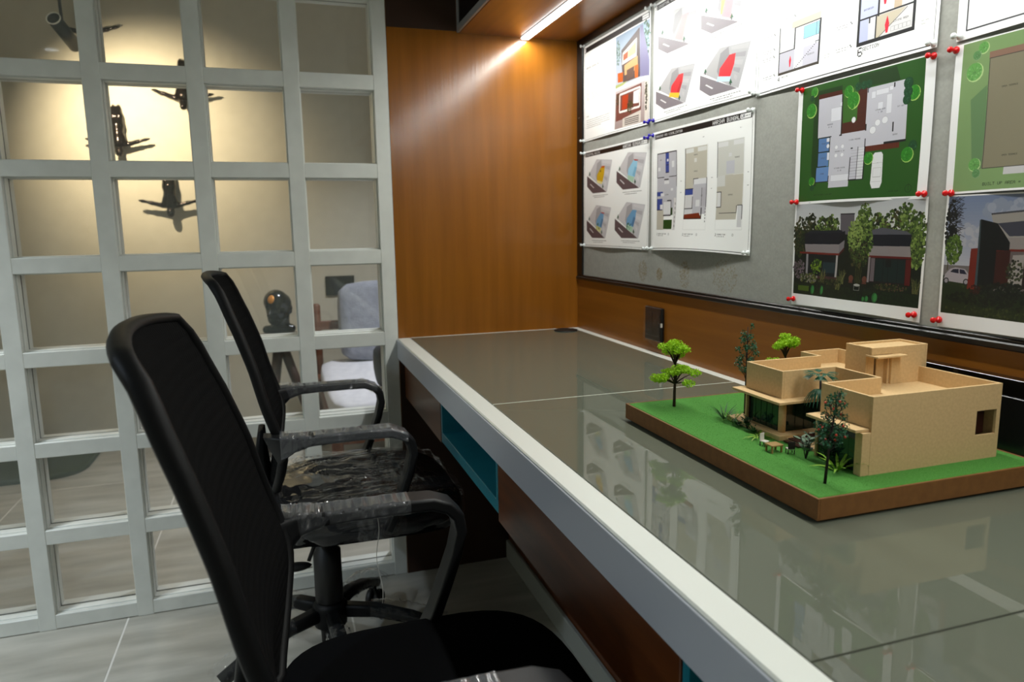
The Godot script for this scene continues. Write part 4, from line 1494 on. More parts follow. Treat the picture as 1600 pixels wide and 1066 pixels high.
func push_pin(kind: String, at: Vector3, label: String) -> void:
	if pin_mesh.is_empty():
		var g := Mb.new()
		g.xf = Transform3D(Basis(Vector3(0, 0, 1), PI / 2), Vector3.ZERO)
		g.lathe([Vector2(0.0, -0.0005), Vector2(0.0048, -0.0005), Vector2(0.0052, 0.0010), Vector2(0.0043, 0.0027), Vector2(0.0020, 0.0038), Vector2(0.0019, 0.0078), Vector2(0.0034, 0.0092), Vector2(0.0043, 0.0112), Vector2(0.0038, 0.0132), Vector2(0.0, 0.0142)], 14)
		pin_mesh.grip = g.done()
		var s := Mb.new()
		s.xf = g.xf
		s.lathe([Vector2(0.0002, -0.0055), Vector2(0.0005, -0.004), Vector2(0.0005, -0.0004)], 6)
		pin_mesh.needle = s.done()
	var t := thing(kind + "_push_pin", label, "push pin", at, kind + " push pins on the board")
	put("grip", pin_mesh.grip, M[kind + "_pin"], t)
	put("needle", pin_mesh.needle, M.steel, t)


func small_things() -> void:
	# cable grommet in the desk corner
	var g := thing("cable_grommet", "black round cable grommet set in the grey desk top corner", "grommet", Vector3(-0.062, 0.7501, 0.052))
	var m := Mb.new()
	m.lathe([Vector2(0.0, 0.0), Vector2(0.037, 0.0), Vector2(0.037, 0.002), Vector2(0.033, 0.0034), Vector2(0.026, 0.0034), Vector2(0.025, 0.0026), Vector2(0.0, 0.0026)], 28)
	put("cap", m, M.black, g)
	var sl := Mb.new()
	sl.box(Vector3(0.018, 0.0032, 0.0), Vector3(0.018, 0.0016, 0.012), 0.0006)
	put("cable_flap", sl, M.frame_black, g)
	# switch plate still under its film
	var s := thing("switch_plate", "dark switch plate under loose clear film on the brown upstand", "switch plate", Vector3(0.0, 0.825, 0.508))
	piece("plate", Vector3(-0.009, -0.043, -0.043), Vector3(0.0, 0.043, 0.043), M.plastic_plate, s, 0.002)
	piece("switch_key", Vector3(-0.0115, -0.030, -0.034), Vector3(-0.009, 0.030, -0.002), M.plastic_plate, s, 0.001)
	piece("switch_key", Vector3(-0.0115, -0.030, 0.002), Vector3(-0.009, 0.030, 0.034), M.plastic_plate, s, 0.001)
	var n := FastNoiseLite.new()
	n.seed = 9
	n.frequency = 60.0
	var f := Mb.new()
	f.grid(func(u: float, v: float) -> Vector3: return Vector3(-0.0128 - 0.002 * absf(n.get_noise_2d(u * 0.09, v * 0.1)), 0.044 - 0.095 * v + 0.004 * sin(u * 7.0) * v, -0.044 + 0.088 * u), 20, 20)
	put("film", f, M.film, s, "crumpled clear film")
	piece("film_tag", Vector3(-0.012, -0.004, 0.043), Vector3(-0.008, 0.006, 0.046), M.toy_white, s)
	# black wall box behind the model
	var b := thing("socket_box", "low black glossy socket box on the wall behind the house model", "socket box", Vector3(0.0, 0.8125, 1.49))
	piece("housing", Vector3(-0.020, -0.0605, -0.205), Vector3(0.0, 0.0605, 0.205), M.black_gloss, b, 0.0006)
	piece("socket_cover", Vector3(-0.0235, -0.050, -0.040), Vector3(-0.020, 0.038, 0.060), M.plastic_plate, b, 0.001)
	piece("socket_cover", Vector3(-0.0235, -0.050, 0.066), Vector3(-0.020, 0.038, 0.166), M.plastic_plate, b, 0.001)


# ------------------------------------------------------------------ the architectural model
func model() -> void:
	var t := thing("architectural_model", "small wooden model of a flat-roofed house with trees on a green turf base", "model", Vector3(-0.195, DESK, 1.29))
	var o := t.position
	var base := Node3D.new()
	base.name = "base"
	t.add_child(base)
	piece("plinth", Vector3(-0.352, 0.7502, 1.074) - o, Vector3(-0.036, 0.7545, 1.506) - o, M.black, base)
	piece("base_board", Vector3(-0.3615, 0.7545, 1.0645) - o, Vector3(-0.0285, 0.7750, 1.5165) - o, M.mdf_brown, base)
	piece("base_side", Vector3(-0.3655, 0.7535, 1.0605) - o, Vector3(-0.3625, 0.7788, 1.5200) - o, M.mdf_brown, base, 0.0004)
	piece("base_side", Vector3(-0.0275, 0.7535, 1.0605) - o, Vector3(-0.0245, 0.7788, 1.5200) - o, M.mdf_brown, base, 0.0004)
	piece("base_side", Vector3(-0.3625, 0.7535, 1.5170) - o, Vector3(-0.0275, 0.7788, 1.5200) - o, M.mdf_brown, base, 0.0004)
	piece("base_side", Vector3(-0.3625, 0.7535, 1.0605) - o, Vector3(-0.0275, 0.7788, 1.0635) - o, M.mdf_brown, base, 0.0004)
	var turf := piece("turf", Vector3(-0.3612, 0.7752, 1.0650) - o, Vector3(-0.0290, GROUND, 1.5155) - o, M.turf, t, 0.001)
	var fibre := Mb.new()
	var fibre_pale := Mb.new()
	for i in 16000:
		var p := Vector3(rng.randf_range(-0.3605, -0.0295), GROUND - 0.0003, rng.randf_range(1.0655, 1.515)) - o
		var a := rng.randf() * TAU
		var s := Vector3(cos(a), 0, sin(a)) * 0.00035
		var top := p + Vector3(rng.randf_range(-0.0006, 0.0006), rng.randf_range(0.0007, 0.0016), rng.randf_range(-0.0006, 0.0006))
		(fibre if i % 2 else fibre_pale).tri(p - s, p + s, top)
	var fb := put("turf_fibre", fibre, M.blade_a, t, "short green turf fibre")
	fb.set_meta("kind", "stuff")
	put("turf_fibre", fibre_pale, M.blade_b, t, "short pale green turf fibre").set_meta("kind", "stuff")
	house(t, o)
	garden(t, o)


func house(t: Node3D, o: Vector3) -> void:
	var h := Node3D.new()
	h.name = "house"
	t.add_child(h)
	var wl := func(a: Vector3, b: Vector3) -> void:
		piece("wall_board", a - o, b - o, M.mdf, h, 0.0003)
	var k := 0.0035
	var top := 0.8745
	var can := 0.8355
	# left wing: upper walls over glass
	wl.call(Vector3(-0.2580, can, 1.2390), Vector3(-0.2580 + k, top, 1.3190))
	wl.call(Vector3(-0.2580 + k, can, 1.3190 - k), Vector3(-0.1650, top, 1.3190))
	wl.call(Vector3(-0.2580 + k, 0.786, 1.2390), Vector3(-0.1260, top, 1.2390 + k))
	wl.call(Vector3(-0.1260 - k, GROUND, 1.2000), Vector3(-0.1260, top, 1.2390))
	wl.call(Vector3(-0.1260, GROUND, 1.2000), Vector3(-0.0560, top, 1.2000 + k))
	# court between the wings
	wl.call(Vector3(-0.1650 - k, GROUND, 1.3190), Vector3(-0.1650, top, 1.3950))
	# right wing
	wl.call(Vector3(-0.2587, can, 1.3950), Vector3(-0.2587 + k, top, 1.4800 - k))
	wl.call(Vector3(-0.2587 + k, GROUND, 1.3950), Vector3(-0.1650, top, 1.3950 + k))
	wl.call(Vector3(-0.0560 - k, GROUND, 1.2000 + k), Vector3(-0.0560, top, 1.4800 - k))
	var near := Mb.new()
	var z0 := 1.4800 - k
	near.span(Vector3(-0.2587, GROUND, z0) - o, Vector3(-0.0950, top, 1.4800) - o)
	near.span(Vector3(-0.0620, GROUND, z0) - o, Vector3(-0.0560, top, 1.4800) - o)
	near.span(Vector3(-0.0950, GROUND, z0) - o, Vector3(-0.0620, 0.8103, 1.4800) - o)
	near.span(Vector3(-0.0950, 0.8420, z0) - o, Vector3(-0.0620, top, 1.4800) - o)
	put("window_wall", near, M.mdf, h)
	piece("window_back", Vector3(-0.1000, 0.806, 1.4600) - o, Vector3(-0.0600, 0.846, 1.4620) - o, M.tread, h)
	piece("corner_post", Vector3(-0.2712, GROUND, 1.4688) - o, Vector3(-0.2588, 0.8315, 1.4800) - o, M.mdf, h, 0.0003)
	piece("corner_post", Vector3(-0.2650, GROUND, 1.3952) - o, Vector3(-0.2588, 0.8315, 1.3990) - o, M.mdf, h, 0.0003)
	# roofs
	var y0 := 0.8490
	var y1 := 0.8525
	for q in [[-0.2545, 1.2425, -0.0595, 1.3155], [-0.1615, 1.3155, -0.0595, 1.3985], [-0.2552, 1.3985, -0.0595, 1.4765], [-0.1225, 1.2035, -0.0595, 1.2425]]:
		piece("roof_board", Vector3(q[0], y0, q[1]) - o, Vector3(q[2], y1, q[3]) - o, M.mdf, h)
	# canopies
	piece("canopy", Vector3(-0.2755, 0.8318, 1.2295) - o, Vector3(-0.1655, can, 1.3370) - o, M.mdf, h, 0.0004)
	piece("canopy", Vector3(-0.2785, 0.8318, 1.3925) - o, Vector3(-0.2552, can, 1.4764) - o, M.mdf, h, 0.0004)
	# stair tower
	piece("tower_wall", Vector3(-0.1440, y1, 1.3100) - o, Vector3(-0.1440 + k, 0.9055, 1.3480) - o, M.mdf, h, 0.0003)
	piece("tower_wall", Vector3(-0.1440 + k, y1, 1.3100) - o, Vector3(-0.0460, 0.9055, 1.3100 + k) - o, M.mdf, h, 0.0003)
	piece("tower_wall", Vector3(-0.0460 - k, y1, 1.3100 + k) - o, Vector3(-0.0460, 0.9055, 1.3580) - o, M.mdf, h, 0.0003)
	piece("tower_wall", Vector3(-0.1085, y1, 1.3580 - k) - o, Vector3(-0.0495, 0.8955, 1.3580) - o, M.mdf, h, 0.0003)
	piece("tower_wall", Vector3(-0.1440, 0.8955, 1.3580 - k) - o, Vector3(-0.0495, 0.9055, 1.3580) - o, M.mdf, h, 0.0003)
	piece("tower_wall", Vector3(-0.1440, 0.8955, 1.3480) - o, Vector3(-0.1440 + k, 0.9055, 1.3545) - o, M.mdf, h)
	piece("tower_wall", Vector3(-0.1255, y1, 1.3450) - o, Vector3(-0.1085, 0.8955, 1.3480) - o, M.mdf, h)
	piece("tower_wall", Vector3(-0.1405, y1, 1.3450) - o, Vector3(-0.1295, 0.8955, 1.3480) - o, M.mdf, h)
	piece("tower_wall", Vector3(-0.1120, y1, 1.3480) - o, Vector3(-0.1085, 0.8955, 1.3545) - o, M.mdf, h)
	piece("tower_door", Vector3(-0.1300, y1, 1.3430) - o, Vector3(-0.1250, 0.8925, 1.3448) - o, M.tread, h)
	piece("tower_roof", Vector3(-0.1405, 0.9000, 1.3135) - o, Vector3(-0.0495, 0.9025, 1.3545) - o, M.mdf, h)
	piece("canopy", Vector3(-0.1455, 0.8925, 1.3485) - o, Vector3(-0.0945, 0.8950, 1.3705) - o, M.mdf, h, 0.0003)
	# plinth, pillar and glass
	piece("terrace_board", Vector3(-0.2680, GROUND, 1.2080) - o, Vector3(-0.1700, 0.7860, 1.3300) - o, M.mdf, h, 0.0005)
	piece("terrace_board", Vector3(-0.2560, GROUND, 1.3300) - o, Vector3(-0.1690, 0.7830, 1.3945) - o, M.mdf, h, 0.0005)
	var pil := Mb.new()
	pil.lathe([Vector2(0.0052, 0.7860), Vector2(0.0052, 0.8318)], 16)
	var po := put("pillar", pil, M.mdf, h)
	po.position = Vector3(-0.2500, 0, 1.3125) - o
	piece("pier", Vector3(-0.2580, 0.7860, 1.2390) - o, Vector3(-0.2480, 0.8318, 1.2425) - o, M.mdf, h)
	for i in 5:
		var a := 1.2440 + 0.0126 * i
		piece("glass_panel", Vector3(-0.2522, 0.7862, a) - o, Vector3(-0.2505, 0.8316, a + 0.0114) - o, M.model_glass, h)
	for i in 5:
		var a := -0.2430 + 0.0150 * i
		piece("glass_panel", Vector3(a, 0.7862, 1.3112) - o, Vector3(a + 0.0138, 0.8316, 1.3128) - o, M.model_glass, h)
	for i in 4:
		var a := 1.4000 + 0.0170 * i
		piece("glass_panel", Vector3(-0.2630, GROUND, a) - o, Vector3(-0.2612, 0.8316, a + 0.0165) - o, M.model_glass, h)
	piece("glass_panel", Vector3(-0.1670, 0.7832, 1.3250) - o, Vector3(-0.1686, 0.8200, 1.3900) - o, M.model_glass, h)
	for i in 3:
		piece("step", Vector3(-0.2650 + 0.008 * i, 0.7800 + 0.0022 * i, 1.3350) - o, Vector3(-0.2580 + 0.008 * i, 0.7818 + 0.0022 * i, 1.3650) - o, M.tread, h, 0.0003)
	for i in 2:
		piece("step", Vector3(-0.2350 + 0.012 * i, 0.7850, 1.3420) - o, Vector3(-0.2270 + 0.012 * i, 0.7900, 1.3660) - o, M.tread, h, 0.0003)


func crown(m: Mb, c: Vector3, r: Vector3, n: int, size: float) -> void:
	for i in n:
		var d := Vector3(rng.randfn(), rng.randfn(), rng.randfn()).normalized() * pow(rng.randf(), 0.4)
		var p := c + d * r
		var u := Vector3(rng.randfn(), rng.randfn(), rng.randfn()).normalized()
		var v := u.cross(Vector3(rng.randfn(), rng.randfn(), rng.randfn())).normalized()
		var s := size * rng.randf_range(0.6, 1.3)
		m.tri(p - u * s, p + v * s * 0.8, p + u * s)
		m.tri(p - u * s, p + u * s, p - v * s * 0.8)


func plant(t: Node3D, called: String, at: Vector3) -> Node3D:
	var n := Node3D.new()
	n.name = called
	t.add_child(n, true)
	n.position = at
	return n


func lime_tree(t: Node3D, at: Vector3, height: float, spread: float) -> void:
	var n := plant(t, "model_tree", at)
	n.set_meta("label", "bright green model tree in two leafy tiers")
	var tr := Mb.new()
	tr.tube([Vector3.ZERO, Vector3(0.0005, height * 0.3, 0), Vector3(0.001, height * 0.62, 0), Vector3(0.0, height * 0.85, 0)], [0.0026, 0.0022, 0.0014, 0.0006], 7)
	var fo := Mb.new()
	for i in 22:
		var low := i < 13
		var a := 2.4 * i + 0.3
		var rad := spread * (rng.randf_range(0.45, 1.08) if low else rng.randf_range(0.25, 0.78))
		var y0 := height * (0.34 if low else 0.62)
		var tip := Vector3(cos(a) * rad, height * (rng.randf_range(0.38, 0.60) if low else rng.randf_range(0.74, 0.93)), sin(a) * rad)
		tr.tube([Vector3(0, y0, 0), Vector3(tip.x * 0.5, (y0 + tip.y) * 0.52, tip.z * 0.5), tip], [0.0013, 0.0009, 0.0004], 5)
		crown(fo, tip, Vector3(spread * 0.36, height * 0.058, spread * 0.36), 190, 0.0017)
	crown(fo, Vector3(0, height * 0.94, 0), Vector3(spread * 0.4, height * 0.05, spread * 0.4), 200, 0.0016)
	put("trunk", tr, M.bark, n)
	put("foliage", fo, M.leaf_lime, n, "bright lime green foliage")


func twig_tree(t: Node3D, at: Vector3, height: float, spread: float, low: float, fruit: int, words: String, lean := 0.0) -> void:
	var n := plant(t, "model_tree", at)
	n.set_meta("label", words)
	var tr := Mb.new()
	tr.tube([Vector3.ZERO, Vector3(lean * 0.3, height * 0.5, 0), Vector3(lean, height * 0.97, 0)], [0.0018, 0.0014, 0.0005], 7)
	var fo := Mb.new()
	var fr := Mb.new()
	for i in 22:
		var f := i / 22.0
		var a := 2.4 * i
		var y0 := height * lerpf(low, 0.86, f)
		var rad := spread * lerpf(1.0, 0.35, f) * rng.randf_range(0.6, 1.0)
		var root := Vector3(lean * pow(y0 / height, 1.6), y0, 0)
		var tip := root + Vector3(cos(a) * rad, height * rng.randf_range(0.07, 0.15), sin(a) * rad)
		tr.tube([root, root.lerp(tip, 0.6) - Vector3(0, (tip.y - y0) * 0.25, 0), tip], [0.0007, 0.0005, 0.0003], 4)
		crown(fo, tip, Vector3.ONE * 0.0055, 44, 0.0014)
		if i % 2 == 0:
			crown(fo, tip.lerp(root, 0.4), Vector3.ONE * 0.0045, 16, 0.0013)
		if i < fruit:
			fr.ball(tip + Vector3(rng.randf_range(-0.003, 0.003), rng.randf_range(-0.003, 0.002), rng.randf_range(-0.003, 0.003)), Vector3.ONE * 0.0016, 6, 4)
	put("trunk", tr, M.bark_dark, n)
	put("foliage", fo, M.leaf_dark, n, "dark green needle foliage")
	put("fruit", fr, M.fruit, n, "tiny orange red fruit")


func tuft(t: Node3D, at: Vector3, n: int, length: float, width: float, droop: float, material: Material, words: String) -> void:
	var p := plant(t, "model_plant", at)
	p.set_meta("label", words)
	var m := Mb.new()
	for i in n:
		var a := TAU * i / n + rng.randf() * 0.6
		var lift := rng.randf_range(0.8, 2.2)
		m.blade(Vector3(cos(a), 0, sin(a)) * 0.001, Vector3(cos(a), lift, sin(a)), length * rng.randf_range(0.7, 1.1), width, droop)
	put("leaves", m, material, p)
	var s := Mb.new()
	s.tube([Vector3(0, -0.001, 0), Vector3(0, length * 0.18, 0)], 0.0007, 5)
	put("stem", s, M.bark_dark, p)


func leafy(t: Node3D, at: Vector3, height: float, n: int, length: float, width: float, material: Material, words: String) -> void:
	var p := plant(t, "model_shrub", at)
	p.set_meta("label", words)
	var m := Mb.new()
	var s := Mb.new()
	for k in 4:
		var b := TAU * k / 4.0 + rng.randf()
		var top := Vector3(cos(b) * height * 0.28, height * rng.randf_range(0.75, 1.0), sin(b) * height * 0.28)
		s.tube([Vector3(0, -0.001, 0), top * 0.5 + Vector3(0, height * 0.06, 0), top], [0.0008, 0.0006, 0.0004], 5)
		for i in n:
			var f := lerpf(0.3, 1.0, float(i) / n)
			var a := 2.4 * i
			m.blade(top * f, Vector3(cos(a), rng.randf_range(0.5, 1.4), sin(a)), length * rng.randf_range(0.7, 1.1), width, 0.5)
	put("leaves", m, material, p)
	put("stem", s, M.bark_dark, p)


func garden(t: Node3D, o: Vector3) -> void:
	var g := GROUND
	lime_tree(t, Vector3(-0.3013, g, 1.1090) - o, 0.1135, 0.032)
	lime_tree(t, Vector3(-0.0900, g, 1.1150) - o, 0.112, 0.029)
	twig_tree(t, Vector3(-0.2385, 0.786, 1.2120) - o, 0.140, 0.021, 0.36, 7, "tall dark model tree with thin twigs beside the glazed wing")
	twig_tree(t, Vector3(-0.3249, g, 1.4835) - o, 0.111, 0.020, 0.34, 20, "dark model tree with orange fruit at the front of the turf", 0.013)
	# palm in the court
	var pn := plant(t, "model_palm", Vector3(-0.2200, 0.783, 1.3480) - o)
	var tr := Mb.new()
	tr.tube([Vector3.ZERO, Vector3(0.002, 0.04, 0.001), Vector3(0.001, 0.086, 0)], [0.002, 0.0016, 0.0014], 7)
	put("trunk", tr, M.bark_dark, pn)
	var fr := Mb.new()
	for i in 11:
		var a := TAU * i / 11.0
		var d := Vector3(cos(a), 0.75 if i % 2 else 0.35, sin(a)).normalized()
		var side := d.cross(Vector3.UP).normalized()
		for k in 7:
			fr.blade(Vector3(0.001, 0.086, 0) + d * 0.009, (d + side * (k - 3) * 0.2).normalized(), 0.017, 0.0028, 0.9)
		fr.blade(Vector3(0.001, 0.085, 0), d, 0.011, 0.001, 0.1)
	put("fronds", fr, M.leaf_palm, pn, "dark green fan fronds")
	var skirt := Mb.new()
	for i in 26:
		var a := TAU * i / 26.0
		skirt.blade(Vector3(0.001, 0.070, 0), Vector3(cos(a), 0.5, sin(a)), 0.034, 0.0026, 2.6, 4)
	put("skirt_leaves", skirt, M.leaf_palm, pn)
	# planting along the terrace
	tuft(t, Vector3(-0.2744, g, 1.2097) - o, 21, 0.0338, 0.0022, 0.7, M.leaf_mid, "grassy green clump at the far corner of the terrace")
	tuft(t, Vector3(-0.2700, g, 1.2260) - o, 12, 0.0286, 0.002, 0.6, M.leaf_light_green, "light green thin-leaved clump beside the grassy clump")
	tuft(t, Vector3(-0.2725, g, 1.2420) - o, 12, 0.0169, 0.004, 0.8, M.leaf_mid, "low broad-leaved plant at the terrace edge")
	leafy(t, Vector3(-0.2708, g, 1.2629) - o, 0.020, 8, 0.007, 0.004, M.leaf_mid, "upright broad-leaved plant before the glass")
	tuft(t, Vector3(-0.2740, g, 1.2830) - o, 12, 0.0182, 0.003, 0.9, M.leaf_mid, "low bushy plant before the pillar")
	tuft(t, Vector3(-0.2850, g, 1.3080) - o, 16, 0.0273, 0.0024, 1.4, M.leaf_light_green, "light green arching fern behind the white figure")
	leafy(t, Vector3(-0.2840, g, 1.4027) - o, 0.034, 9, 0.011, 0.0055, M.leaf_pale, "pale grey green upright shrub in the court")
	leafy(t, Vector3(-0.2700, g, 1.4250) - o, 0.024, 8, 0.008, 0.0045, M.leaf_mid, "green shrub beside the right wing")
	tuft(t, Vector3(-0.2820, g, 1.4560) - o, 14, 0.0351, 0.0035, 1.0, M.leaf_light_green, "light green strap-leaved plant before the dark glass")
	tuft(t, Vector3(-0.2690, g, 1.4420) - o, 13, 0.0195, 0.004, 0.8, M.leaf_mid, "low dark green plant before the dark glass")
	# garden table and two chairs
	var tb := plant(t, "model_table", Vector3(-0.3035, g, 1.3650) - o)
	piece("table_top", Vector3(-0.009, 0.0090, -0.008), Vector3(0.009, 0.0108, 0.008), M.toy_table, tb, 0.0003)
	for sx in [-1, 1]:
		for sz in [-1, 1]:
			piece("leg", Vector3(0.0072 * sx - 0.001, 0, 0.006 * sz - 0.001), Vector3(0.0072 * sx + 0.001, 0.0090, 0.006 * sz + 0.001), M.toy_table, tb)
	for k in 2:
		var ch := plant(t, "model_chair", Vector3([-0.2990, -0.2890][k], g, [1.3400, 1.3790][k]) - o)
		ch.rotation.y = [0.3, 2.8][k]
		var stuff: Material = M.toy_white if k == 0 else M.bark_dark
		piece("seat", Vector3(-0.0045, 0.0060, -0.0045), Vector3(0.0045, 0.0072, 0.0045), M.toy_white, ch, 0.0002)
		piece("backrest", Vector3(-0.0045, 0.0072, -0.0050), Vector3(0.0045, 0.0170, -0.0040), stuff, ch, 0.0002)
		for sx in [-1, 1]:
			for sz in [-1, 1]:
				piece("leg", Vector3(0.004 * sx - 0.0005, 0, 0.004 * sz - 0.0005), Vector3(0.004 * sx + 0.0005, 0.0060, 0.004 * sz + 0.0005), M.bark_dark, ch)


# ------------------------------------------------------------------ chairs
func curve_at(keys: Array, y: float) -> float:
	# keys: [[y, value], ...], joined smoothly (Catmull-Rom)
	for i in keys.size() - 1:
		if y <= keys[i + 1][0] or i == keys.size() - 2:
			var a: float = keys[maxi(i - 1, 0)][1]
			var b: float = keys[i][1]
			var c: float = keys[i + 1][1]
			var d: float = keys[mini(i + 2, keys.size() - 1)][1]
			var t := clampf((y - keys[i][0]) / (keys[i + 1][0] - keys[i][0]), 0.0, 1.0)
			return cubic_interpolate(b, c, a, d, t)
	return 0.0


func rounded(w: float, h: float, r: float, n := 3) -> Array:
	var out := []
	for q in [[1, 1], [-1, 1], [-1, -1], [1, -1]]:
		for i in n + 1:
			var a := (PI / 2.0) * float(i) / n
			var c := Vector2((w / 2.0 - r) * q[0], (h / 2.0 - r) * q[1])
			var ang: float = {[1, 1]: 0.0, [-1, 1]: PI / 2, [-1, -1]: PI, [1, -1]: PI * 1.5}[q]
			var p := c + Vector2(cos(ang + a), sin(ang + a)) * r
			var t := Vector2(-sin(ang + a), cos(ang + a)) * 0.0012
			if i == 0:
				out.append(p - t)
			out.append(p)
			if i == n:
				out.append(p + t)
	return out


const BACK_X := [[0.50, -0.100], [0.56, -0.088], [0.627, -0.081], [0.72, -0.107], [0.80, -0.127], [0.87, -0.150], [0.93, -0.172], [0.955, -0.183], [0.972, -0.194]]
const BACK_W := [[0.50, 0.095], [0.55, 0.155], [0.61, 0.205], [0.68, 0.222], [0.78, 0.211], [0.88, 0.190], [0.945, 0.170], [0.972, 0.152]]


func back_at(u: float, v: float) -> Vector3:
	var y := lerpf(0.50, 0.972, v)
	var hollow := 0.022 * (1.0 - u * u)
	return Vector3(curve_at(BACK_X, y) - hollow, y + 0.010 * (1.0 - u * u) * v, u * curve_at(BACK_W, y))


func mesh_chair(at: Vector3, wrapped: bool, label: String) -> void:
	var t := thing("office_chair", label, "chair", at, "black mesh office chairs at the desk")
	var crumple := FastNoiseLite.new()
	crumple.seed = 3 if wrapped else 8
	crumple.frequency = 70.0
	# backrest: a mesh panel held in a moulded rim, the top curling back
	var panel := Mb.new()
	panel.grid(func(u: float, v: float) -> Vector3: return back_at(lerpf(-0.985, 0.985, u), lerpf(0.01, 0.995, v)), 16, 30, false, true)
	put("back_mesh", panel, M.mesh_cloth, t, "fine black back mesh")
	var path := []
	for i in 25:
		path.append(back_at(1.0, i / 24.0))
	for i in range(1, 12):
		path.append(back_at(1.0 - i / 6.0, 1.0))
	for i in 25:
		path.append(back_at(-1.0, 1.0 - i / 24.0))
	for i in range(1, 6):
		path.append(back_at(-1.0 + i / 3.0, 0.0))
	path.append(back_at(1.0, 0.0))
	var rim := Mb.new()
	rim.soft()
	var rows := []
	for i in path.size():
		var along: Vector3 = (path[(i + 1) % path.size()] - path[(i - 1 + path.size()) % path.size()]).normalized()
		var back := Vector3(-1, 0, 0)
		back = (back - along * back.dot(along)).normalized()
		var side := along.cross(back)
		var ring := []
		for j in 10:
			var a := TAU * j / 10.0
			ring.append(path[i] + back * (0.004 + cos(a) * 0.0105) + side * sin(a) * 0.007)
		rows.append(ring)
	for i in rows.size() - 1:
		for j in 10:
			var k := (j + 1) % 10
			rim.quad(rows[i][j], rows[i + 1][j], rows[i + 1][k], rows[i][k])
	rim.soft(false)
	put("back_rim", rim, M.chair_frame, t)
	var spine := Mb.new()
	spine.sweep([Vector3(-0.130, 0.62, 0), Vector3(-0.134, 0.57, 0), Vector3(-0.132, 0.52, 0), Vector3(-0.115, 0.45, 0), Vector3(-0.070, 0.413, 0), Vector3(0.02, 0.41, 0)], rounded(0.085, 0.03, 0.01), Vector3(0, 0, 1), [0.5, 0.9, 1.1, 1.2, 1.0, 1.0])
	put("spine", spine, M.chair_frame, t)
	# arms
	for s in [-1.0, 1.0]:
		var z: float = 0.245 * s
		var line := []
		for q in [[-0.106, 0.634], [-0.088, 0.642], [-0.064, 0.650], [-0.030, 0.6545], [0.03, 0.6555], [0.09, 0.656], [0.135, 0.6545], [0.160, 0.645], [0.175, 0.628], [0.179, 0.603], [0.170, 0.565], [0.152, 0.515], [0.134, 0.468], [0.120, 0.440]]:
			line.append(Vector3(q[0], q[1], z))
		line[0].z = z * 0.91
		line[1].z = z * 0.95
		var arm := Mb.new()
		arm.sweep(line, rounded(0.046, 0.020, 0.0045), Vector3(0, 0, 1), [3.4, 2.5, 1.6, 1.1, 1, 1, 1, 1, 0.95, 0.9, 0.85, 0.85, 0.85, 0.85])
		arm.tube([Vector3(0.125, 0.436, z), Vector3(0.11, 0.424, z * 0.6), Vector3(0.08, 0.418, z * 0.2)], 0.014, 8)
		put("arm", arm, M.arm_plastic, t)
		# clear film wound round the arm, crumpled towards the back
		var film := Mb.new()
		var upto := 12 if wrapped else 26
		var from := -0.088
		var reach := 0.168 if wrapped else 0.10
		var ring_n := 16
		var frows := []
		for i in 70:
			var x := lerpf(from, reach, i / 69.0)
			var y := 0.6558 if x > 0.0 else 0.6558 - 1.2 * (x * x)
			if x > 0.135:
				y -= (x - 0.135) * 0.45
			var ring := []
			var rr := rounded(0.0480, 0.0222, 0.006, 3)
			for j in rr.size():
				var wob: float = crumple.get_noise_3d(x * 1.5, rr[j].x * 2.0 + z, rr[j].y * 2.0) * (0.0050 if x < -0.02 else 0.0026)
				ring.append(Vector3(x, y + rr[j].y * (1.0 if x > -0.03 else 1.0 + (-0.03 - x) * 22.0) + wob, z + rr[j].x + wob))
			frows.append(ring)
		film.soft()
		film.rings(frows, true, false)
		film.soft(false)
		put("arm_film", film, M.film_bright, t, "clear plastic film")
	# seat
	var seat := Mb.new()
	var prof := func(u: float, v: float) -> Vector3:
		var a := TAU * u
		var c := Vector2(cos(a), sin(a))
		var e := Vector2(signf(c.x) * pow(absf(c.x), 0.5), signf(c.y) * pow(absf(c.y), 0.5))
		var rr := clampf(v * 1.25, 0.0, 1.0)
		var y := 0.478 - 0.016 * pow(rr, 3.0)
		if v > 0.8:
			var k := (v - 0.8) / 0.2
			rr = 1.0 + 0.02 * sin(PI * k) - 0.06 * maxf(0.0, k - 0.6)
			y = 0.462 - 0.050 * k
		y -= 0.010 * pow(maxf(0.0, e.x * rr), 3.0)
		y -= 0.006 * (1.0 - e.y * e.y * rr * rr) * (1.0 - rr * 0.5)
		return Vector3(0.100 + e.x * rr * 0.212, y, e.y * rr * 0.242)
	seat.grid(prof, 44, 16)
	put("seat_cushion", seat, M.seat_cloth, t)
	piece("seat_pan", Vector3(-0.09, 0.402, -0.205), Vector3(0.275, 0.416, 0.205), M.chair_frame, t, 0.006)
	if wrapped:
		var folds := FastNoiseLite.new()
		folds.seed = 21
		folds.frequency = 9.0
		folds.fractal_octaves = 3
		var wrap := Mb.new()
		wrap.grid(func(u: float, v: float) -> Vector3:
			var p: Vector3 = prof.call(u, v)
			var k := folds.get_noise_3d(p.x * 0.7 + p.z * 0.25, p.y * 0.4, p.z * 2.6)
			var q := crumple.get_noise_3d(p.x * 0.35, p.y, p.z)
			return p + Vector3((p.x - 0.1) * 0.03, 0.004 + absf(k) * 0.018 + q * 0.003, p.z * 0.03 + k * 0.006), 120, 60)
		put("seat_film", wrap, M.film, t, "crumpled clear plastic film over the seat")
		var flap := Mb.new()
		flap.grid(func(u: float, v: float) -> Vector3:
			var k := folds.get_noise_2d(u * 1.2, v * 0.5)
			return Vector3(0.085 + 0.10 * u + k * 0.01 - 0.03 * v, 0.625 - 0.20 * v, 0.250 + k * 0.012 + 0.012 * v), 24, 30)
		put("hanging_film", flap, M.film, t, "loose sheet of clear plastic film")
	# column, lever, star base
	var col := Mb.new()
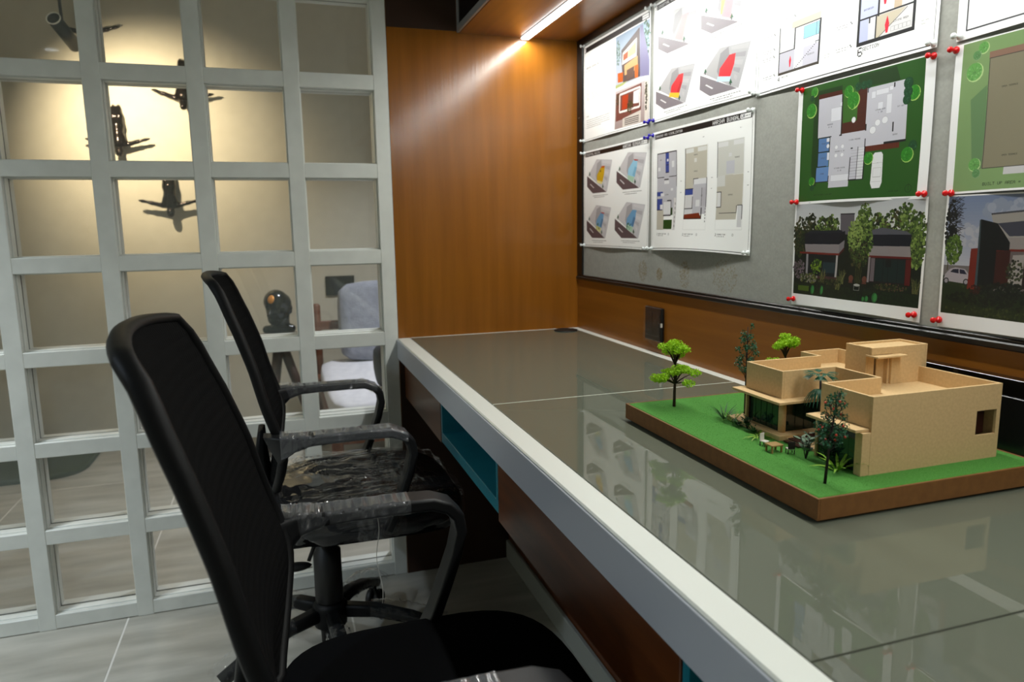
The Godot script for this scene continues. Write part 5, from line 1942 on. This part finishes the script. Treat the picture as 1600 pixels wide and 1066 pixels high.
	col.lathe([Vector2(0.0, 0.100), Vector2(0.016, 0.100), Vector2(0.016, 0.165), Vector2(0.031, 0.166), Vector2(0.034, 0.175), Vector2(0.033, 0.300), Vector2(0.027, 0.304), Vector2(0.025, 0.405), Vector2(0.0, 0.405)], 20)
	put("gas_column", col, M.black, t)
	piece("tilt_box", Vector3(-0.06, 0.375, -0.055), Vector3(0.13, 0.404, 0.055), M.black, t, 0.008)
	var knob := Mb.new()
	knob.xf = Transform3D(Basis.IDENTITY, Vector3(0.085, 0.345, 0.02))
	knob.lathe([Vector2(0.0, 0.0), Vector2(0.019, 0.0), Vector2(0.022, 0.004), Vector2(0.022, 0.024), Vector2(0.014, 0.030), Vector2(0.0, 0.032)], 16)
	put("tension_knob", knob, M.black, t)
	var lever := Mb.new()
	lever.tube([Vector3(-0.01, 0.385, 0.05), Vector3(-0.03, 0.350, 0.075), Vector3(-0.045, 0.315, 0.08)], 0.005, 6)
	lever.ball(Vector3(-0.078, 0.305, 0.08), Vector3(0.040, 0.010, 0.016), 14, 8)
	put("height_lever", lever, M.black, t)
	var hub := Mb.new()
	hub.lathe([Vector2(0.0, 0.060), Vector2(0.024, 0.060), Vector2(0.026, 0.100), Vector2(0.040, 0.108), Vector2(0.042, 0.158), Vector2(0.034, 0.168), Vector2(0.0, 0.168)], 20)
	put("base_hub", hub, M.chair_frame, t)
	for k in 5:
		var a := deg_to_rad(228.0 + 72.0 * k)
		var d := Vector3(cos(a), 0, sin(a))
		var side := Vector3.UP.cross(d)
		var leg := Mb.new()
		leg.sweep([d * 0.030 + Vector3.UP * 0.142, d * 0.11 + Vector3.UP * 0.134, d * 0.20 + Vector3.UP * 0.108, d * 0.275 + Vector3.UP * 0.074], rounded(0.034, 0.026, 0.008), side, [1.3, 1.15, 1.0, 0.9])
		var lg := put("base_leg", leg, M.chair_frame, t)
		var cs := Mb.new()
		for s in [-1.0, 1.0]:
			cs.xf = Transform3D(Basis(side, Vector3.UP, d).orthonormalized() * Basis(Vector3(0, 0, 1), PI / 2), d * 0.272 + Vector3.UP * 0.0265 + side * 0.012 * s)
			cs.lathe([Vector2(0.0, -0.009), Vector2(0.022, -0.009), Vector2(0.0262, -0.005), Vector2(0.0262, 0.005), Vector2(0.022, 0.009), Vector2(0.0, 0.009)], 18)
		cs.xf = Transform3D.IDENTITY
		cs.tube([d * 0.272 + Vector3.UP * 0.02, d * 0.272 + Vector3.UP * 0.066], 0.006, 6)
		put("caster", cs, M.black, lg)
		if wrapped:
			var wr := Mb.new()
			wr.grid(func(u: float, v: float) -> Vector3:
				var an := TAU * u
				var q := crumple.get_noise_3d(cos(an) * 0.05 + k, sin(an) * 0.05, v * 0.2)
				var rr := 0.021 + (0.012 * v * v) + absf(q) * 0.012
				return d * lerpf(0.10, 0.29, v) + side * cos(an) * rr * 1.15 + Vector3.UP * (0.136 - 0.062 * v * v + sin(an) * rr * 0.95), 24, 30)
			put("leg_film", wr, M.film, lg, "crumpled clear plastic film")
	if not wrapped:
		var th := Mb.new()
		var pts := []
		for i in 16:
			var f := i / 15.0
			pts.append(Vector3(0.052 + 0.003 * sin(f * 9.0) + 0.002 * f, 0.640 - 0.155 * f, -0.268 + 0.003 * cos(f * 7.0)))
		th.tube(pts, 0.0006, 5)
		put("loose_thread", th, M.thread, t, "thin white thread hanging from the arm")


# ------------------------------------------------------------------ the lounge behind the glass
func diver(at: Vector3, tilt: float, arm: float, label: String) -> void:
	var s := func(x: float, y: float, z: float) -> Vector3: return Vector3(x, y, z)
	var bones := [
		[s.call(0, -0.108, 0.052), s.call(0, -0.120, 0.056), 0.0185, 0.0165],
		[s.call(0, -0.085, 0.046), s.call(0, -0.108, 0.05), 0.011, 0.012],
		[s.call(0, -0.066, 0.042), s.call(0, -0.030, 0.040), 0.032, 0.028],
		[s.call(0, -0.030, 0.040), s.call(0, 0.014, 0.034), 0.027, 0.030],
	]
	for k in [-1.0, 1.0]:
		bones.append([s.call(0.026 * k, -0.074, 0.042), s.call(0.020 * k, -0.045, 0.048), 0.015, 0.014])
		bones.append([s.call(0.034 * k, -0.078, 0.042), s.call(0.084 * k, -0.068 + arm * 0.5, 0.046), 0.0125, 0.0092])
		bones.append([s.call(0.084 * k, -0.068 + arm * 0.5, 0.046), s.call(0.122 * k, -0.062 + arm, 0.050), 0.0092, 0.0062])
		bones.append([s.call(0.122 * k, -0.062 + arm, 0.050), s.call(0.140 * k, -0.058 + arm, 0.051), 0.0078, 0.0042])
		bones.append([s.call(0.012 * k, 0.014, 0.034), s.call(0.012 * k, 0.062, 0.026), 0.0205, 0.0170])
		bones.append([s.call(0.012 * k, 0.062, 0.026), s.call(0.011 * k, 0.098, 0.014), 0.0170, 0.0110])
		bones.append([s.call(0.011 * k, 0.098, 0.014), s.call(0.012 * k, 0.110, 0.006), 0.0110, 0.008])
	var m := Mb.new()
	m.blob(bones, 0.0042, 0.008)
	var t := thing("diver_sculpture", label, "sculpture", at, "diving men on the far wall")
	t.rotation.z = tilt
	put("figure", m, M.bronze, t)
	var pin := Mb.new()
	pin.tube([Vector3(0, -0.02, 0.03), Vector3(0, -0.02, -0.012)], 0.005, 8)
	put("wall_peg", pin, M.bronze, t)


func cushion(m: Mb, c: Vector3, size: Vector3, puff: float) -> void:
	# a soft box: rounded, swelling in the middle of each face
	for ax in 3:
		for sg in [-1.0, 1.0]:
			var uax := (ax + 1) % 3
			var vax := (ax + 2) % 3
			var f := func(u: float, v: float) -> Vector3:
				var q := Vector3.ZERO
				q[ax] = sg
				q[uax] = (u * 2.0 - 1.0) * (sg if true else 1.0)
				q[vax] = v * 2.0 - 1.0
				var n := 11.0
				var long := pow(pow(absf(q.x), n) + pow(absf(q.y), n) + pow(absf(q.z), n), 1.0 / n)
				var r := q / long
				var swell := (1.0 - pow(q[uax], 2.0)) * (1.0 - pow(q[vax], 2.0)) * puff
				r[ax] += sg * swell
				return c + r * size / 2.0
			m.grid(f, 10, 10)


func lounge() -> void:
	diver(Vector3(-1.405, 1.281, -1.948), 0.0, 0.006, "dark metal diving man, the lowest of the wall figures")
	diver(Vector3(-1.300, 1.803, -1.948), -0.04, 0.010, "dark metal diving man above the lowest figure")
	diver(Vector3(-1.612, 1.574, -1.948), 0.02, 0.008, "dark metal diving man in the brightest pool of light")
	diver(Vector3(-1.700, 2.090, -1.948), 0.04, 0.006, "dark metal diving man behind the hanging spotlight, the highest of the wall figures")
	# bust on a tripod stand
	var st := thing("tripod_stand", "dark brown wooden tripod stand under the black head", "stand", Vector3(-0.925, 0, -1.50))
	var top := Mb.new()
	top.lathe([Vector2(0.0, 0.548), Vector2(0.115, 0.548), Vector2(0.12, 0.553), Vector2(0.12, 0.567), Vector2(0.115, 0.572), Vector2(0.0, 0.572)], 24)
	put("stand_top", top, M.stand_wood, st)
	for k in 3:
		var a := 0.05 + TAU * k / 3.0
		var d := Vector3(cos(a), 0, sin(a))
		var leg := Mb.new()
		leg.tube([d * 0.004 + Vector3.UP * 0.55, d * 0.165 + Vector3.UP * 0.008], [0.024, 0.019], 8)
		put("leg", leg, M.stand_wood, st)
	var b := thing("head_sculpture", "glossy black head sculpture with a gold patch on its forehead", "sculpture", Vector3(-0.925, 0.5945, -1.50))
	var hd := Mb.new()
	hd.blob([
		[Vector3(0.004, 0.128, 0.0), Vector3(-0.004, 0.140, 0.012), 0.062, 0.058], [Vector3(-0.008, 0.085, 0.03), Vector3(-0.014, 0.062, 0.034), 0.046, 0.034],
		[Vector3(0.012, 0.10, -0.02), Vector3(0.01, 0.01, -0.01), 0.045, 0.040], [Vector3(-0.055, 0.006, 0.0), Vector3(0.06, 0.006, 0.0), 0.020, 0.020],
		[Vector3(-0.03, 0.105, 0.068), Vector3(-0.04, 0.082, 0.084), 0.008, 0.011], [Vector3(-0.025, 0.062, 0.066), Vector3(-0.002, 0.060, 0.068), 0.008, 0.008],
		[Vector3(-0.045, 0.118, 0.050), Vector3(-0.008, 0.116, 0.066), 0.010, 0.010], [Vector3(0.060, 0.105, 0.0), Vector3(0.060, 0.085, 0.003), 0.009, 0.007],
	], 0.006, 0.014)
	put("head", hd, M.bust, b)
	var gp := Mb.new()
	gp.xf = Transform3D(Basis(Vector3(0, 1, 0), -0.45) * Basis(Vector3(1, 0, 0), -0.45), Vector3(-0.026, 0.156, 0.060))
	gp.ball(Vector3.ZERO, Vector3(0.017, 0.022, 0.007), 12, 8)
	put("gold_patch", gp, M.gold, b, "gold patch")
	# sofa
	var s := thing("sofa", "wooden framed sofa with pale grey cushions behind the partition", "sofa", Vector3(-0.05, 0, -1.2))
	var o := s.position
	var post := Mb.new()
	post.tube([Vector3.ZERO, Vector3(0, 0.68, 0), Vector3(0, 0.692, 0)], [0.021, 0.021, 0.013], 12)
	var post_mesh := post.done()
	for q in [[-0.735, -1.72], [0.635, -1.72]]:
		put("back_post", post_mesh, M.teak, s).position = Vector3(q[0], 0, q[1]) - o
	for q in [[-0.735, -0.62], [0.635, -0.62]]:
		piece("front_leg", Vector3(q[0] - 0.022, 0.0, q[1] - 0.022) - o, Vector3(q[0] + 0.022, 0.36, q[1] + 0.022) - o, M.teak, s, 0.003)
	piece("back_rail", Vector3(-0.735, 0.555, -1.735) - o, Vector3(0.635, 0.600, -1.705) - o, M.teak, s, 0.003)
	piece("side_rail", Vector3(-0.752, 0.255, -1.70) - o, Vector3(-0.718, 0.325, -0.62) - o, M.teak, s, 0.003)
	piece("side_rail", Vector3(0.618, 0.255, -1.70) - o, Vector3(0.652, 0.325, -0.62) - o, M.teak, s, 0.003)
	piece("front_rail", Vector3(-0.735, 0.255, -0.635) - o, Vector3(0.635, 0.325, -0.605) - o, M.teak, s, 0.003)
	piece("slat_deck", Vector3(-0.72, 0.285, -1.70) - o, Vector3(0.62, 0.300, -0.635) - o, M.teak, s)
	var sc := Mb.new()
	cushion(sc, Vector3(-0.05, 0.355, -1.14) - o, Vector3(1.37, 0.115, 1.06), 0.02)
	put("seat_cushion", sc, M.throw_cloth, s, "off-white seat cushion")
	var bc := Mb.new()
	bc.xf = Transform3D(Basis(Vector3(1, 0, 0), -0.16), Vector3(-0.015, 0.605, -1.585) - o)
	cushion(bc, Vector3.ZERO, Vector3(1.22, 0.405, 0.15), 0.02)
	put("back_cushion", bc, M.sofa_cloth, s, "grey back cushion")
	var pl := Mb.new()
	pl.xf = Transform3D(Basis(Vector3(0, 1, 0), 0.25) * Basis(Vector3(1, 0, 0), -0.2), Vector3.ZERO)
	cushion(pl, Vector3.ZERO, Vector3(0.34, 0.18, 0.12), 0.12)
	single("throw_pillow", pl, M.pillow_dark, Vector3(-0.372, 0.512, -0.86), "dark grey throw pillow standing on the sofa seat", "pillow")
	# plate on the far wall, rug
	var w := thing("wall_plate", "wide black switch plate on the far wall above the sofa", "switch plate", Vector3(-0.59, 0.765, -1.949))
	piece("plate", Vector3(-0.078, -0.053, 0.0), Vector3(0.078, 0.053, 0.009), M.plastic_plate, w, 0.002)
	for k in 4:
		piece("switch_key", Vector3(-0.066 + 0.034 * k, -0.034, 0.009), Vector3(-0.036 + 0.034 * k, 0.034, 0.0115), M.plastic_plate, w, 0.001)
	var rg := Mb.new()
	var poly := []
	for i in 40:
		var a := TAU * i / 40.0
		var c := Vector2(cos(a), sin(a))
		poly.append(Vector2(signf(c.x) * pow(absf(c.x), 0.45) * 0.42, signf(c.y) * pow(absf(c.y), 0.45) * 0.28))
	rg.prism(poly, 0.0, 0.022, 0.006)
	single("grass_rug", rg, M.rug, Vector3(-2.22, 0.0005, -1.655), "green grass-pile rug on the floor behind the partition", "rug")
